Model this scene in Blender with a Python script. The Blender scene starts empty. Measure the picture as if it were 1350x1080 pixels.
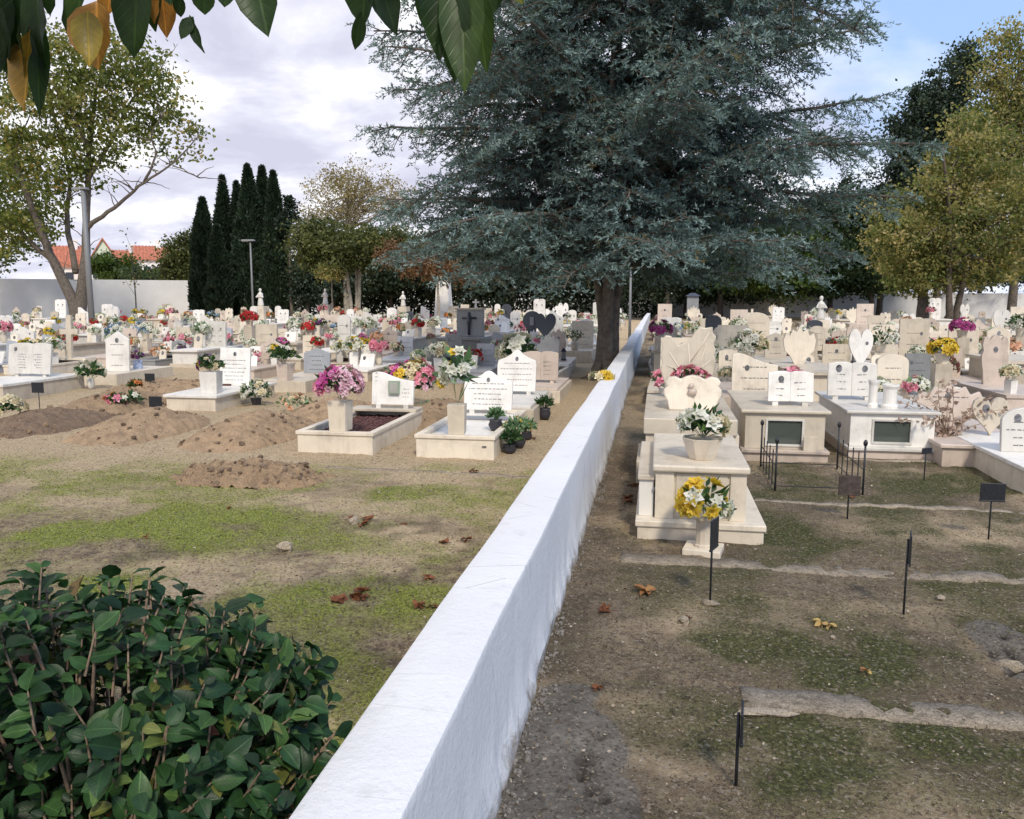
import bpy, math, random
import numpy as np
from mathutils import Vector, Matrix
R = math.radians
rng = np.random.default_rng(7)
random.seed(7)
S = bpy.context.scene
COL = S.collection

# ------------------------------------------------------------------ camera
CH, F, PW, PH = 1.70, 1082.0, 1350, 1080
PITCH, YAW = math.atan(148 / F), R(10.0)          # looks 10 degrees left of the wall's line (+Y)
cd = bpy.data.cameras.new('camera'); cam = bpy.data.objects.new('camera', cd); COL.objects.link(cam)
cam.location = (0, 0, CH)
cam.rotation_euler = (R(90) - PITCH, 0, YAW)
cd.sensor_width = 36; cd.lens = F / PW * 36; cd.clip_start = .05; cd.clip_end = 3000
S.camera = cam
FW = Vector((-math.sin(YAW), math.cos(YAW), 0)); RT = Vector((math.cos(YAW), math.sin(YAW), 0))
def ray(px, py):
    x, y = (px - PW / 2) / F, -(py - PH / 2) / F
    f = FW * math.cos(PITCH) - Vector((0, 0, math.sin(PITCH)))
    u = FW * math.sin(PITCH) + Vector((0, 0, math.cos(PITCH)))
    return f + RT * x + u * y
def G(px, py, z=0.0):                              # where the sight line of a pixel meets height z
    d = ray(px, py); t = (z - CH) / d.z
    return Vector((0, 0, CH)) + d * t
def PP(px, py, D):                                 # point of a pixel at forward distance D
    d = ray(px, py); t = D / d.dot(FW)
    return Vector((0, 0, CH)) + d * t
def pix(p):
    d = Vector(p) - Vector((0, 0, CH))
    f = FW * math.cos(PITCH) - Vector((0, 0, math.sin(PITCH)))
    u = FW * math.sin(PITCH) + Vector((0, 0, math.cos(PITCH)))
    z = d.dot(f)
    if z < .05: return (-9999, -9999, z)
    return (PW / 2 + F * d.dot(RT) / z, PH / 2 - F * d.dot(u) / z, z)

# ------------------------------------------------------------------ noise in numpy
def vnoise(x, y, seed=0):
    xi, yi = np.floor(x).astype(np.int64), np.floor(y).astype(np.int64)
    xf, yf = x - xi, y - yi
    def h(a, b):
        n = (a * 374761393 + b * 668265263 + seed * 1442695041) & 0x7fffffff
        n = ((n ^ (n >> 13)) * 1274126177) & 0x7fffffff
        return ((n ^ (n >> 16)) & 0xffff) / 65535.0
    u, v = xf * xf * (3 - 2 * xf), yf * yf * (3 - 2 * yf)
    return (h(xi, yi) * (1 - u) + h(xi + 1, yi) * u) * (1 - v) + (h(xi, yi + 1) * (1 - u) + h(xi + 1, yi + 1) * u) * v
def fbm(x, y, seed=0, o=4):
    s, a, t = 0, .5, 0
    for k in range(o):
        s = s + a * vnoise(x * 2 ** k, y * 2 ** k, seed + k * 17); t += a; a *= .5
    return s / t
def sstep(a, b, x): 
    t = np.clip((x - a) / (b - a), 0, 1); return t * t * (3 - 2 * t)

# ------------------------------------------------------------------ materials
def lin(r, g, b):
    f = lambda c: ((c / 255 + .055) / 1.055) ** 2.4 if c > 10 else c / 255 / 12.92
    return (f(r), f(g), f(b), 1)
def c4(c): return tuple(c) + (1,) if len(c) == 3 else tuple(c)
def newmat(name):
    m = bpy.data.materials.new(name); m.use_nodes = True
    nt = m.node_tree; b = nt.nodes['Principled BSDF']
    return m, nt, b
def N(nt, t, **kw):
    n = nt.nodes.new(t)
    for k, v in kw.items():
        if k.startswith('i_'): n.inputs[k[2:].replace('_', ' ')].default_value = v
        else: setattr(n, k, v)
    return n
def ramp(nt, fac, stops):
    n = nt.nodes.new('ShaderNodeValToRGB'); e = n.color_ramp.elements
    while len(e) > 1: e.remove(e[-1])
    e[0].position = stops[0][0]; e[0].color = c4(stops[0][1])
    for p, c in stops[1:]:
        q = e.new(p); q.color = c4(c)
    nt.links.new(fac, n.inputs[0]); return n.outputs[0]
def mix(nt, fac, a, b, mode='MIX'):
    n = nt.nodes.new('ShaderNodeMix'); n.data_type = 'RGBA'; n.blend_type = mode
    for s, v in ((n.inputs[0], fac), (n.inputs[6], a), (n.inputs[7], b)):
        if isinstance(v, (int, float)): s.default_value = v
        elif isinstance(v, (tuple, list)): s.default_value = c4(v)
        else: nt.links.new(v, s)
    return n.outputs[2]
def noisetex(nt, scale, detail=4, rough=.6, vec=None, dist=0):
    n = N(nt, 'ShaderNodeTexNoise'); n.inputs['Scale'].default_value = scale
    n.inputs['Detail'].default_value = detail; n.inputs['Roughness'].default_value = rough
    n.inputs['Distortion'].default_value = dist
    if vec is not None: nt.links.new(vec, n.inputs['Vector'])
    return n.outputs['Fac']
def bump(nt, b, h, strength=.3, dist=.01):
    n = N(nt, 'ShaderNodeBump'); n.inputs['Strength'].default_value = strength; n.inputs['Distance'].default_value = dist
    nt.links.new(h, n.inputs['Height']); nt.links.new(n.outputs[0], b.inputs['Normal'])
def coords(nt, kind='Object'):
    t = N(nt, 'ShaderNodeTexCoord'); o = N(nt, 'ShaderNodeObjectInfo')
    v = N(nt, 'ShaderNodeVectorMath', operation='MULTIPLY_ADD')
    nt.links.new(o.outputs['Random'], v.inputs[0]); v.inputs[1].default_value = (37, 19, 53)
    nt.links.new(t.outputs[kind], v.inputs[2]); return v.outputs[0], o.outputs['Random']

def stone(name, c, dirt=(.2, .17, .13), rough=.45, sc=3, dirt_amt=.45, speck=0.0, vein=.1):
    m, nt, b = newmat(name); v, rnd = coords(nt)
    n1 = noisetex(nt, sc, 6, .65, v, .6)
    base = ramp(nt, n1, [(.25, [x * (1 - vein * 1.6) for x in c]), (.5, c), (.8, [min(.88, x * (1 + vein)) for x in c])])
    n2 = noisetex(nt, 2.2, 7, .75, v)
    dm = ramp(nt, n2, [(.50, (0, 0, 0)), (.72, (dirt_amt,) * 3)])
    col = mix(nt, dm, base, dirt)
    # streaks where rain runs down
    mp = N(nt, 'ShaderNodeMapping'); mp.inputs['Scale'].default_value = (14, 14, 1.2); nt.links.new(v, mp.inputs[0])
    n3 = noisetex(nt, 1.0, 4, .6, mp.outputs[0])
    sm = ramp(nt, n3, [(.52, (0, 0, 0)), (.75, (dirt_amt * .5,) * 3)])
    col = mix(nt, sm, col, dirt)
    vr = ramp(nt, rnd, [(0, (.74, .73, .71)), (.5, (.95, .94, .93)), (1, (1.06, 1.06, 1.06))])
    col = mix(nt, 1.0, col, vr, 'MULTIPLY')
    if speck:
        n4 = noisetex(nt, 160, 2, .5, v)
        col = mix(nt, ramp(nt, n4, [(.45, (0, 0, 0)), (.6, (speck,) * 3)]), col, (.02, .02, .025))
    nt.links.new(col, b.inputs['Base Color']); b.inputs['Roughness'].default_value = rough
    bump(nt, b, noisetex(nt, 60, 5, .7, v), .15 if rough < .8 else .9, .004 if rough < .8 else .02)
    if rough >= .8:
        g_ = noisetex(nt, 110, 4, .7, v); nt.links.new(mix(nt, 1.0, col, ramp(nt, g_, [(.36, (.6, .58, .55)), (.5, (1, 1, 1)), (.64, (1.4, 1.38, 1.35))]), 'MULTIPLY'), b.inputs['Base Color'])
    return m
def plain(name, c, rough=.5, metal=0, var=.15, bmp=.1, sc=40):
    m, nt, b = newmat(name); v, rnd = coords(nt)
    n = noisetex(nt, sc, 4, .6, v)
    col = ramp(nt, n, [(.3, [x * (1 - var) for x in c]), (.7, [x * (1 + var) for x in c])])
    nt.links.new(col, b.inputs['Base Color']); b.inputs['Roughness'].default_value = rough; b.inputs['Metallic'].default_value = metal
    bump(nt, b, n, bmp, .003); return m
def leafmat(name, stops, trans=.35, rough=.5, spec=.3, veins=False):
    """stops: list of (pos, colour) read by a per-leaf random value"""
    m, nt, b = newmat(name)
    a = N(nt, 'ShaderNodeAttribute'); a.attribute_name = 'var'
    col = ramp(nt, a.outputs['Fac'], stops)
    tc = N(nt, 'ShaderNodeTexCoord')
    n = noisetex(nt, 25 if veins else 1.2, 3, .6, tc.outputs['Object'])
    col = mix(nt, 1.0, col, ramp(nt, n, [(.3, (.72, .72, .72)), (.7, (1.2, 1.2, 1.2))]), 'MULTIPLY')
    if veins:
        w = N(nt, 'ShaderNodeUVMap'); sp = N(nt, 'ShaderNodeSeparateXYZ'); nt.links.new(w.outputs[0], sp.inputs[0])
        ab = N(nt, 'ShaderNodeMath', operation='ABSOLUTE'); nt.links.new(sp.outputs[0], ab.inputs[0])
        rib = ramp(nt, ab.outputs[0], [(.0, (1, 1, 1)), (.09, (0, 0, 0))])
        ml = N(nt, 'ShaderNodeMath', operation='MULTIPLY_ADD'); nt.links.new(ab.outputs[0], ml.inputs[0]); ml.inputs[1].default_value = -.35; nt.links.new(sp.outputs[1], ml.inputs[2])
        pm = N(nt, 'ShaderNodeMath', operation='PINGPONG'); nt.links.new(ml.outputs[0], pm.inputs[0]); pm.inputs[1].default_value = .065
        sv = ramp(nt, pm.outputs[0], [(0, (.5, .5, .5)), (.012, (0, 0, 0))])
        vm = mix(nt, 1.0, rib, sv, 'LIGHTEN')
        lc = mix(nt, 1.0, col, (1.9, 1.8, 1.6), 'MULTIPLY')
        col = mix(nt, vm, col, lc)
        bump(nt, b, vm, .3, .002)
    nt.links.new(col, b.inputs['Base Color']); b.inputs['Roughness'].default_value = rough
    b.inputs['Specular IOR Level'].default_value = spec
    tr = N(nt, 'ShaderNodeBsdfTranslucent'); ms = N(nt, 'ShaderNodeMixShader'); ms.inputs[0].default_value = trans
    tcx = mix(nt, 1.0, col, (1.3, 1.35, .7), 'MULTIPLY')
    nt.links.new(tcx, tr.inputs[0]); nt.links.new(b.outputs[0], ms.inputs[1]); nt.links.new(tr.outputs[0], ms.inputs[2])
    nt.links.new(ms.outputs[0], nt.nodes['Material Output'].inputs[0]); return m

M = {}
M['white'] = stone('white_marble', (.76, .745, .71), dirt_amt=.36, vein=.08)
M['cream'] = stone('cream_marble', (.70, .63, .52), dirt_amt=.46)
M['pink'] = stone('pinkish_marble', (.58, .49, .42), dirt_amt=.48)
M['beige'] = stone('beige_limestone', (.62, .55, .45), dirt_amt=.5)
M['grey'] = stone('grey_granite', (.30, .31, .32), dirt=(.1, .1, .1), rough=.35, speck=.25, dirt_amt=.3)
M['bluegrey'] = stone('blue_grey_marble', (.40, .43, .48), dirt=(.2, .2, .22), rough=.35, dirt_amt=.3)
M['black'] = stone('black_granite', (.045, .05, .065), dirt=(.1, .1, .11), rough=.18, dirt_amt=.2)
M['ink'] = plain('engraved_lettering', (.10, .10, .11), .5)
M['soil'] = stone('grave_soil', (.36, .255, .16), dirt=(.17, .12, .075), rough=.95, sc=6, dirt_amt=.6, vein=.25)
M['soil_dark'] = stone('dark_soil', (.20, .14, .095), dirt=(.07, .045, .03), rough=.95, sc=9, dirt_amt=.6, vein=.3)
M['bark'] = plain('grey_brown_bark', (.115, .097, .08), .9, var=.45, bmp=.8, sc=9)
M['bark_pale'] = plain('pale_bark', (.30, .27, .22), .85, var=.35, bmp=.5, sc=7)
M['bark_dark'] = plain('dark_bark', (.10, .08, .065), .9, var=.45, bmp=.8, sc=9)
M['twig'] = plain('twig_bark', (.24, .17, .12), .8, var=.4, bmp=.5, sc=50)
M['metal_black'] = plain('black_painted_iron', (.022, .024, .03), .45, .3, var=.4, bmp=.2, sc=60)
M['metal_grey'] = plain('galvanised_steel', (.20, .205, .21), .6, .2, var=.15)
M['lamp_glass'] = plain('lamp_glass', (.6, .6, .6), .2)
M['rust'] = plain('rusty_plate', (.06, .045, .04), .7, .2, var=.5, sc=30)
M['gravel_red'] = plain('dark_red_gravel', (.085, .035, .032), .8, var=.6, bmp=.6, sc=70)
M['ceramic_blue'] = plain('blue_patterned_ceramic', (.35, .42, .6), .25, var=.6, sc=22)
M['plastic_dark'] = plain('dark_plastic_pot', (.03, .03, .04), .5)
M['terracotta'] = plain('terracotta', (.36, .14, .08), .8, var=.25)
M['roof'] = plain('clay_roof_tiles', (.42, .15, .09), .85, var=.35, sc=3)
M['housewhite'] = plain('house_render', (.74, .74, .73), .85, var=.06, sc=2)
M['housegreen'] = plain('pale_green_render', (.55, .62, .50), .85, var=.06, sc=2)
M['window'] = plain('window_glass', (.05, .06, .08), .15)
M['photo'] = plain('portrait_enamel', (.13, .13, .14), .25, var=.9, sc=18)
M['frame_green'] = plain('green_enamel_frame', (.25, .33, .24), .3)
M['stone_pale'] = stone('loose_limestone', (.40, .34, .26), rough=.9, vein=.2)
M['strip'] = stone('concrete_edging', (.37, .315, .245), dirt=(.12, .10, .07), rough=.95, sc=26, dirt_amt=.95, vein=.4)
M['rubble'] = stone('crumbled_plaster', (.34, .31, .28), dirt=(.15, .13, .11), rough=.95, sc=10, dirt_amt=.7)
M['shell'] = M['stone_pale']
# niche glass
m, nt, b = newmat('dusty_glass'); b.inputs['Base Color'].default_value = (.10, .12, .11, 1); b.inputs['Roughness'].default_value = .12
tb = N(nt, 'ShaderNodeBsdfTransparent'); ms = N(nt, 'ShaderNodeMixShader'); ms.inputs[0].default_value = .45
nt.links.new(b.outputs[0], ms.inputs[1]); nt.links.new(tb.outputs[0], ms.inputs[2]); nt.links.new(ms.outputs[0], nt.nodes['Material Output'].inputs[0]); M['glass'] = m
def petalmat(name, c, c2=None):
    c2 = c2 or [min(.9, x * 1.3 + .05) for x in c]
    return leafmat(name, [(0, [x * .75 for x in c]), (.5, c), (1, c2)], trans=.25, rough=.6, spec=.2)
PET = dict(white=petalmat('white_petals', (.72, .72, .66)), cream=petalmat('cream_petals', (.66, .58, .42)),
           pink=petalmat('pink_petals', (.78, .26, .38), (.85, .5, .6)), red=petalmat('red_petals', (.55, .035, .04)),
           magenta=petalmat('magenta_petals', (.6, .1, .38), (.75, .3, .6)), yellow=petalmat('yellow_petals', (.75, .52, .06)),
           orange=petalmat('orange_petals', (.66, .24, .08)), purple=petalmat('purple_petals', (.16, .05, .2)),
           blue=petalmat('pale_blue_petals', (.25, .38, .62), (.6, .72, .85)), peach=petalmat('peach_petals', (.7, .42, .3)),
           lilac=petalmat('lilac_petals', (.78, .48, .62), (.85, .68, .76)), dusty=petalmat('faded_rose_petals', (.45, .2, .2), (.6, .4, .38)))
M['fol'] = leafmat('flower_foliage', [(0, (.018, .05, .022)), (.6, (.04, .10, .035)), (1, (.12, .2, .06))], .25)
M['fol_pale'] = leafmat('pale_flower_foliage', [(0, (.05, .11, .06)), (.6, (.12, .22, .1)), (1, (.32, .45, .28))], .25)

# ------------------------------------------------------------------ mesh helpers
class MB:
    def __init__(s): s.v = []; s.f = []; s.m = []
    def add(s, vs, fs, mi=0):
        o = len(s.v); s.v += [tuple(v) for v in vs]; s.f += [tuple(i + o for i in f) for f in fs]; s.m += [mi] * len(fs); return s
    def box(s, x0, x1, y0, y1, z0, z1, mi=0, top=None):
        tx, ty = (0, 0) if top is None else top       # inset of the upper face
        vs = [(x0, y0, z0), (x1, y0, z0), (x1, y1, z0), (x0, y1, z0), (x0 + tx, y0 + ty, z1), (x1 - tx, y0 + ty, z1), (x1 - tx, y1 - ty, z1), (x0 + tx, y1 - ty, z1)]
        return s.add(vs, [(3, 2, 1, 0), (4, 5, 6, 7), (0, 1, 5, 4), (1, 2, 6, 5), (2, 3, 7, 6), (3, 0, 4, 7)], mi)
    def prism(s, prof, y0, y1, mi=0, lean=0, x0=0, z0=0):
        n = len(prof); vs = []
        for y in (y0, y1):
            for (x, z) in prof: vs.append((x + x0, y + math.tan(lean) * z, z + z0))
        fs = [tuple(range(n)), tuple(reversed(range(n, 2 * n)))] + [(i, i + n, (i + 1) % n + n, (i + 1) % n) for i in range(n)]
        # outward facing sides for counter-clockwise profiles seen from -y
        fs = [fs[0], fs[1]] + [tuple(reversed(f)) for f in [(i, (i + 1) % n, (i + 1) % n + n, i + n) for i in range(n)]]
        return s.add(vs, fs, mi)
    def lathe(s, prof, n=16, c=(0, 0, 0), mi=0, rot=0, ripple=0):
        vs = []
        for (r, z) in prof:
            for k in range(n):
                a = 2 * math.pi * k / n + rot; rr = r * (1 + ripple * (k % 2))
                vs.append((c[0] + rr * math.cos(a), c[1] + rr * math.sin(a), c[2] + z))
        fs = [tuple(reversed(range(n)))]
        for j in range(len(prof) - 1):
            for k in range(n):
                fs.append((j * n + k, j * n + (k + 1) % n, (j + 1) * n + (k + 1) % n, (j + 1) * n + k))
        fs.append(tuple(range((len(prof) - 1) * n, len(prof) * n)))
        return s.add(vs, fs, mi)
    def tube(s, pts, rad, n=8, mi=0, cap=True):
        pts = [Vector(p) for p in pts]; vs = []
        if not hasattr(rad, '__len__'): rad = [rad] * len(pts)
        up = Vector((.3, .2, 1)).normalized(); a = None
        for i, p in enumerate(pts):
            d = (pts[min(i + 1, len(pts) - 1)] - pts[max(i - 1, 0)]); d = d.normalized() if d.length > 1e-9 else up
            if a is None: a = d.orthogonal().normalized()
            a = (a - d * a.dot(d)); a = a.normalized() if a.length > 1e-6 else d.orthogonal().normalized()
            b = d.cross(a)
            for k in range(n):
                t = 2 * math.pi * k / n; vs.append(p + (a * math.cos(t) + b * math.sin(t)) * rad[i])
        fs = []
        for j in range(len(pts) - 1):
            for k in range(n): fs.append((j * n + k, j * n + (k + 1) % n, (j + 1) * n + (k + 1) % n, (j + 1) * n + k))
        if cap: fs += [tuple(reversed(range(n))), tuple(range((len(pts) - 1) * n, len(pts) * n))]
        return s.add(vs, fs, mi)
    def blob(s, c, r, seed=0, amt=.25, n=8, mi=0):
        """lumpy closed stone"""
        rr = random.Random(seed); vs = []; rings = n // 2
        r = r if hasattr(r, '__len__') else (r, r, r)
        vs.append((c[0], c[1], c[2] - r[2]))
        for j in range(1, rings):
            th = math.pi * j / rings - math.pi / 2
            for k in range(n):
                a = 2 * math.pi * k / n; q = 1 + amt * (rr.random() * 2 - 1)
                vs.append((c[0] + r[0] * q * math.cos(th) * math.cos(a), c[1] + r[1] * q * math.cos(th) * math.sin(a), c[2] + r[2] * q * math.sin(th)))
        vs.append((c[0], c[1], c[2] + r[2])); L = len(vs) - 1
        fs = [(0, 1 + (k + 1) % n, 1 + k) for k in range(n)]
        for j in range(rings - 2):
            for k in range(n): fs.append((1 + j * n + k, 1 + j * n + (k + 1) % n, 1 + (j + 1) * n + (k + 1) % n, 1 + (j + 1) * n + k))
        fs += [(L, 1 + (rings - 2) * n + k, 1 + (rings - 2) * n + (k + 1) % n) for k in range(n)]
        return s.add(vs, fs, mi)
    def build(s, name, mats, parent=None, smooth=False, bev=0, loc=None):
        me = bpy.data.meshes.new(name); me.from_pydata(s.v, [], s.f)
        mats = mats if isinstance(mats, (list, tuple)) else [mats]
        for m in mats: me.materials.append(M[m] if isinstance(m, str) else m)
        if len(mats) > 1: me.polygons.foreach_set('material_index', s.m)
        if smooth: me.polygons.foreach_set('use_smooth', [True] * len(s.f))
        me.update()
        o = bpy.data.objects.new(name, me); COL.objects.link(o)
        if parent: o.parent = parent
        if loc is not None: o.location = loc
        if bev:
            b = o.modifiers.new('bevel', 'BEVEL'); b.width = bev; b.segments = 2; b.limit_method = 'ANGLE'; b.angle_limit = R(35)
        return o
LABELS = set()
def tag(o, label=None, cat=None, group=None, kind=None):
    if label:
        if label in LABELS: print('DUPLICATE LABEL', label)
        n = len(label.replace(',', ' ').split())
        if n < 4 or n > 16: print('LABEL WORDS', n, label)
        LABELS.add(label); o['label'] = label
    if cat: o['category'] = cat
    if group: o['group'] = group
    if kind: o['kind'] = kind
    return o
def empty(name, loc=(0, 0, 0), rz=0):
    o = bpy.data.objects.new(name, None); COL.objects.link(o); o.location = loc; o.rotation_euler = (0, 0, rz); o.empty_display_size = .1; return o
def copy_tree(o, parent=None):
    c = o.copy(); COL.objects.link(c); c.parent = parent
    for ch in list(KIDS.get(o.name, [])) or [x for x in o.children]: copy_tree(ch, c)
    return c
KIDS = {}
def fastmesh(name, V, Fidx, mats, parent=None, var=None, matidx=None, uv=None, smooth=False, nper=4):
    """V (n,3); Fidx (m,k) with k verts per face"""
    me = bpy.data.meshes.new(name); m_, k_ = Fidx.shape
    me.vertices.add(len(V)); me.vertices.foreach_set('co', V.astype(np.float32).ravel())
    me.loops.add(m_ * k_); me.loops.foreach_set('vertex_index', Fidx.astype(np.int32).ravel())
    me.polygons.add(m_); me.polygons.foreach_set('loop_start', (np.arange(m_) * k_).astype(np.int32))
    me.polygons.foreach_set('loop_total', np.full(m_, k_, dtype=np.int32))
    mats = mats if isinstance(mats, (list, tuple)) else [mats]
    for m in mats: me.materials.append(M[m] if isinstance(m, str) else m)
    if matidx is not None: me.polygons.foreach_set('material_index', matidx.astype(np.int32))
    if smooth: me.polygons.foreach_set('use_smooth', np.ones(m_, dtype=bool))
    if var is not None:
        a = me.attributes.new('var', 'FLOAT', 'FACE'); a.data.foreach_set('value', var.astype(np.float32))
    if uv is not None:
        u = me.uv_layers.new(name='UVMap'); u.data.foreach_set('uv', uv.astype(np.float32).ravel())
    me.update(calc_edges=True); me.validate()
    o = bpy.data.objects.new(name, me); COL.objects.link(o)
    if parent: o.parent = parent
    return o
def unit(a): return a / np.maximum(np.linalg.norm(a, axis=-1, keepdims=True), 1e-9)
def leaf_quads(C, A, W, L, wd, fold=.0):
    """diamond leaves: base C, axis A, width dir W, length L, width wd"""
    W = unit(W - A * (W * A).sum(-1, keepdims=True)); Nn = np.cross(A, W)
    L = np.asarray(L).reshape(-1, 1) if np.ndim(L) else L; wd = np.asarray(wd).reshape(-1, 1) if np.ndim(wd) else wd
    p0 = C; p2 = C + A * L - Nn * L * .12
    p1 = C + A * L * .45 + W * wd * .5 + Nn * wd * fold; p3 = C + A * L * .45 - W * wd * .5 + Nn * wd * fold
    V = np.stack([p0, p1, p2, p3], 1).reshape(-1, 3)
    Fi = np.arange(len(V)).reshape(-1, 4)
    return V, Fi
def rdir(n): return unit(rng.normal(size=(n, 3)))

# rich leaf for near plants
def rich_leaves(name, C, A, W, L, wd, mats, parent, var, curl=.25, sag=.2, matidx=None, shape='ovate'):
    n = len(C); J = 7
    t = np.linspace(0, 1, J)
    prof = {'ovate': np.sin(np.pi * t ** .8) ** .75, 'long': np.sin(np.pi * t ** .9) ** .9}[shape]; prof[0] = .05; prof[-1] = 0.02
    W = unit(W - A * (W * A).sum(-1, keepdims=True)); Nn = np.cross(A, W)
    rows = []; uvr = []
    cv = (curl * (.4 + 1.2 * rng.random(n)))[:, None]; sg = (sag * (rng.random(n) * 1.6 - .2))[:, None]
    ph = rng.random(n)[:, None] * 6
    for j in range(J):
        c = C + A * (L[:, None] * t[j]) - Nn * (L[:, None] * sg * t[j] ** 2)
        w = wd[:, None] * .5 * prof[j]
        wav = Nn * (L[:, None] * .03 * np.sin(ph + j * 2.2))
        rows += [c - W * w + Nn * w * cv + wav, c, c + W * w + Nn * w * cv - wav]
    V = np.stack(rows, 1).reshape(-1, 3)
    q = []; uvq = []
    for j in range(J - 1):
        for s in (0, 1):
            a = j * 3 + s; q.append((a, a + 1, a + 4, a + 3))
            u0, u1 = (-1, 0) if s == 0 else (0, 1)
            uvq.append([(u0 * prof[j], t[j]), (u1 * prof[j], t[j]), (u1 * prof[j + 1], t[j + 1]), (u0 * prof[j + 1], t[j + 1])])
    q = np.array(q); uvq = np.array(uvq)
    Fi = (q[None] + (np.arange(n) * J * 3)[:, None, None]).reshape(-1, 4)
    uv = np.broadcast_to(uvq[None], (n,) + uvq.shape).reshape(-1, 2)
    return fastmesh(name, V, Fi, mats, parent, var=np.repeat(var, len(q)), uv=uv, smooth=True,
                    matidx=None if matidx is None else np.repeat(matidx, len(q)))

# ------------------------------------------------------------------ world and sun
SUN_AZ, SUN_EL = R(158), R(44)       # direction the light comes from, measured from +Y clockwise
w = bpy.data.worlds.new('World'); S.world = w; w.use_nodes = True; nt = w.node_tree
bg = nt.nodes['Background']; sky = N(nt, 'ShaderNodeTexSky', sky_type='NISHITA', sun_disc=False)
sky.sun_elevation = SUN_EL; sky.sun_rotation = SUN_AZ; sky.air_density = 1.2; sky.dust_density = 1.5; sky.ozone_density = 2.0
tc = N(nt, 'ShaderNodeTexCoord'); sp = N(nt, 'ShaderNodeSeparateXYZ'); nt.links.new(tc.outputs['Generated'], sp.inputs[0])
za = N(nt, 'ShaderNodeMath', operation='ADD'); nt.links.new(sp.outputs[2], za.inputs[0]); za.inputs[1].default_value = .22
dv = N(nt, 'ShaderNodeVectorMath', operation='DIVIDE'); nt.links.new(tc.outputs['Generated'], dv.inputs[0])
cz = N(nt, 'ShaderNodeCombineXYZ')
for i in range(3): nt.links.new(za.outputs[0], cz.inputs[i])
nt.links.new(cz.outputs[0], dv.inputs[1])
mp = N(nt, 'ShaderNodeMapping'); nt.links.new(dv.outputs[0], mp.inputs[0]); mp.inputs['Scale'].default_value = (1, 1, .12); mp.inputs['Location'].default_value = (3.1, 1.7, 0)
cn = noisetex(nt, .85, 9, .55, mp.outputs[0], .2)
# thinner cloud towards the east
azg = N(nt, 'ShaderNodeMath', operation='MULTIPLY_ADD'); nt.links.new(sp.outputs[0], azg.inputs[0]); azg.inputs[1].default_value = -.9; azg.inputs[2].default_value = .13
cm = N(nt, 'ShaderNodeMath', operation='ADD'); nt.links.new(cn, cm.inputs[0]); nt.links.new(azg.outputs[0], cm.inputs[1])
hz = N(nt, 'ShaderNodeMath', operation='MULTIPLY_ADD'); nt.links.new(sp.outputs[2], hz.inputs[0]); hz.inputs[1].default_value = -1.1; hz.inputs[2].default_value = .36
hm = N(nt, 'ShaderNodeMath', operation='MAXIMUM'); nt.links.new(hz.outputs[0], hm.inputs[0]); hm.inputs[1].default_value = -.02
cm2 = N(nt, 'ShaderNodeMath', operation='ADD'); nt.links.new(cm.outputs[0], cm2.inputs[0]); nt.links.new(hm.outputs[0], cm2.inputs[1])
mask = ramp(nt, cm2.outputs[0], [(.42, (0, 0, 0)), (.62, (.75,) * 3), (.8, (.97,) * 3)])
cn2 = noisetex(nt, 2.1, 9, .58, mp.outputs[0], .25)
cloudc = ramp(nt, cn2, [(.36, (5.0, 5.0, 6.05)), (.45, (5.8, 5.8, 6.8)), (.52, (7.0, 7.0, 7.7)), (.60, (9.3, 9.2, 9.3))])
blue = mix(nt, .8, sky.outputs[0], (3.4, 5.0, 8.2))
nt.links.new(mix(nt, mask, blue, cloudc), bg.inputs[0]); bg.inputs[1].default_value = .105
sl = bpy.data.lights.new('sun', 'SUN'); sl.energy = 2.35; sl.angle = R(8); sl.color = (1, .90, .74)
so = bpy.data.objects.new('sun', sl); COL.objects.link(so)
so.rotation_euler = Vector((math.sin(SUN_AZ) * math.cos(SUN_EL), math.cos(SUN_AZ) * math.cos(SUN_EL), math.sin(SUN_EL))).to_track_quat('Z', 'Y').to_euler()
S.view_settings.view_transform = 'Standard'; S.view_settings.look = 'None'; S.view_settings.exposure = .40; S.view_settings.gamma = 1
S.cycles.max_bounces = 6; S.cycles.transparent_max_bounces = 6; S.cycles.use_denoising = True

# ------------------------------------------------------------------ ground
WL, WR = -.738, -.503                       # faces of the dividing wall
def grads(a, b, s0, g, lim):
    out = [a]; s = s0
    while out[-1] < b:
        out.append(out[-1] + s)
        if out[-1] > lim: s *= g
    return out
xs = sorted(set([round(-x, 4) for x in grads(0, 700, .045, 1.06, 9.5)] + [round(x, 4) for x in grads(0, 700, .045, 1.06, 5.5)]))
ys = [round(y, 4) for y in grads(1.2, 900, .04, 1.035, 7)]
ys = [-60, -30, -15, -8, -4, -2, -1, 0, .5, .9] + ys
X, Y = np.meshgrid(np.array(xs), np.array(ys))
def blobs(pts):
    m = np.zeros_like(X)
    for (px, py, rx, ry, a) in pts:
        g = G(px, py); gx = G(px + rx, py); gy = G(px, py - ry)
        sx = abs(gx.x - g.x) + .02; sy = abs(gy.y - g.y) + .02
        m = np.maximum(m, a * np.exp(-(((X - g.x) / sx) ** 2 + ((Y - g.y) / sy) ** 2) ** 1.1))
    return m
def nz(s, seed, o=4): return fbm(X * s, Y * s, seed, o)
left = 1 - sstep(WL - .05, WR + .05, X)
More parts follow.
